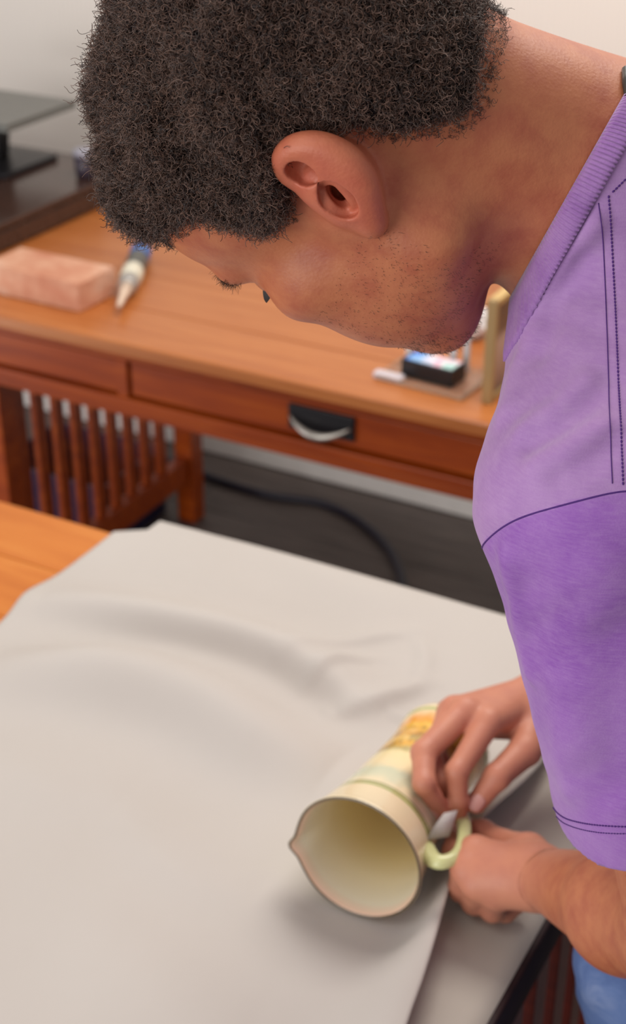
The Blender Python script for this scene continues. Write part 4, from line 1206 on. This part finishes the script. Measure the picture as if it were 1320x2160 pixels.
def curls(V, Q, n, sdf, r0, r1, length, turns, k, sink, keep=None):
    S = sample(V, Q, n)
    if keep is not None: S = S[keep(S)]
    N = np.concatenate([grad(sdf, S[i:i + 4000]) for i in range(0, len(S), 4000)])
    d = N + rng.normal(0, .55, N.shape); d /= np.linalg.norm(d, axis=1)[:, None]
    A, B = basis(d); n = len(S); t = np.linspace(0, 1, k)[None, :, None]
    rr = rng.uniform(r0, r1, (n, 1, 1)) * (.45 + .55 * t); ph0 = rng.uniform(0, 6.28, (n, 1, 1)); tn = rng.uniform(turns[0], turns[1], (n, 1, 1)) * rng.choice([-1, 1], (n, 1, 1))
    Ln = rng.uniform(length[0], length[1], (n, 1, 1)); a = ph0 + tn * 6.283 * t
    bend = rng.normal(0, .35, (n, 1, 3)) * Ln * t * t
    P = S[:, None] - N[:, None] * sink + d[:, None] * Ln * t + A[:, None] * np.cos(a) * rr + B[:, None] * np.sin(a) * rr + bend
    return P
near = lambda S: (S[:, 1] < .42)
tk = lambda S: hair_t(toH(S)) > .004
P1 = curls(Vh, Qh, 76000, hs0, .0009, .0021, (.0045, .0085), (1.1, 2.4), 16, .0014)
P1w = (P1.reshape(-1, 3) @ CW.T + CAMP).reshape(P1.shape)
curves('curls', P1w, .00013, M_hair, hair)
print('curls', P1.shape, time.time() - T0)
# finer short hairs feathering the hairline, stubble, brows, lashes
cH = Vb[Qb].mean(1); hpq = toH(cH); nearhead = np.linalg.norm(hpq, axis=1) < .16
Qn = Qb[nearhead]; hpn = hpq[nearhead]; tn_ = hair_t(hpn)
edge = (tn_ > -.0048) & (tn_ < .008) & (np.linalg.norm(hpn - [.08, -.02, .0], axis=1) > .02)
edge &= ~((np.abs(hpn[:, 1] + .014) < .034) & (np.abs(hpn[:, 2] + .0) < .042) & (hpn[:, 0] > .068)) & ~((np.linalg.norm((cH[nearhead] - EO) / [.035, .035, .03], axis=1) < 1) & (hpn[:, 0] > .077))
Pe = curls(Vb, Qn[edge], 9000, hs0, .0006, .0014, (.0015, .0045), (.8, 2), 12, 0)
curves('baby_hairs', cc2w(Pe.reshape(-1, 3)).reshape(Pe.shape), .00009, M_fuzz, hair)
def patch(mask, n, ln, rad, lean, name, nrm_sp=.35):
    S = sample(Vb, Qn[mask], n); N = np.concatenate([grad(hs0, S[i:i + 4000]) for i in range(0, len(S), 4000)])
    d = N * nrm_sp + np.array(lean) + rng.normal(0, .25, N.shape); d /= np.linalg.norm(d, axis=1)[:, None]
    t = np.linspace(0, 1, 5)[None, :, None]; L = rng.uniform(ln[0], ln[1], (len(S), 1, 1))
    P = S[:, None] + d[:, None] * L * t + rng.normal(0, .3, (len(S), 1, 3)) * L * t * t
    return curves(name, cc2w(P.reshape(-1, 3)).reshape(P.shape), rad * (1 - .6 * t[..., 0]), M_fuzz, person)
x, y, z = hpn.T
lean = HU * -.6 + HF * -.2
patch((np.abs(np.abs(x) - .028) < .021) & (np.abs(z - (.031 - .15 * (np.abs(x) - .028))) < .0052) & (y > .06), 800, (.002, .0045), .00012, HS * .5, 'eyebrows')
patch((y > .062) & (z < -.078) & (z > -.125), 900, (.001, .0030), .00010, lean, 'chin_beard')
patch((np.abs(x) < .030) & (y > .072) & (z < -.036) & (z > -.0555), 700, (.001, .0025), .00010, lean, 'moustache')
patch((y > -.005) & (y < .075) & (z < -.022) & (z > -.10) & (x > 0), 900, (.0007, .0016), .00008, lean, 'stubble')
# lashes
La = []
for s in (1, -1):
    for i in range(46):
        t = i / 45; a = np.array([s * (.018 + .030 * t), .0895 - .010 * t * t - .002, .0085 - .004 * t])
        P = [H(*(a + np.array([s * .0035 * t, .0068, -.001 - .001 * (1 - t)]) * q + np.array([0, 0, .0018]) * q * q)) for q in np.linspace(0, 1, 5)]
        La.append(P)
La = np.array(La); curves('eyelashes', cc2w(La.reshape(-1, 3)).reshape(La.shape), .00012, M_fuzz, person)
print('all hair', time.time() - T0)
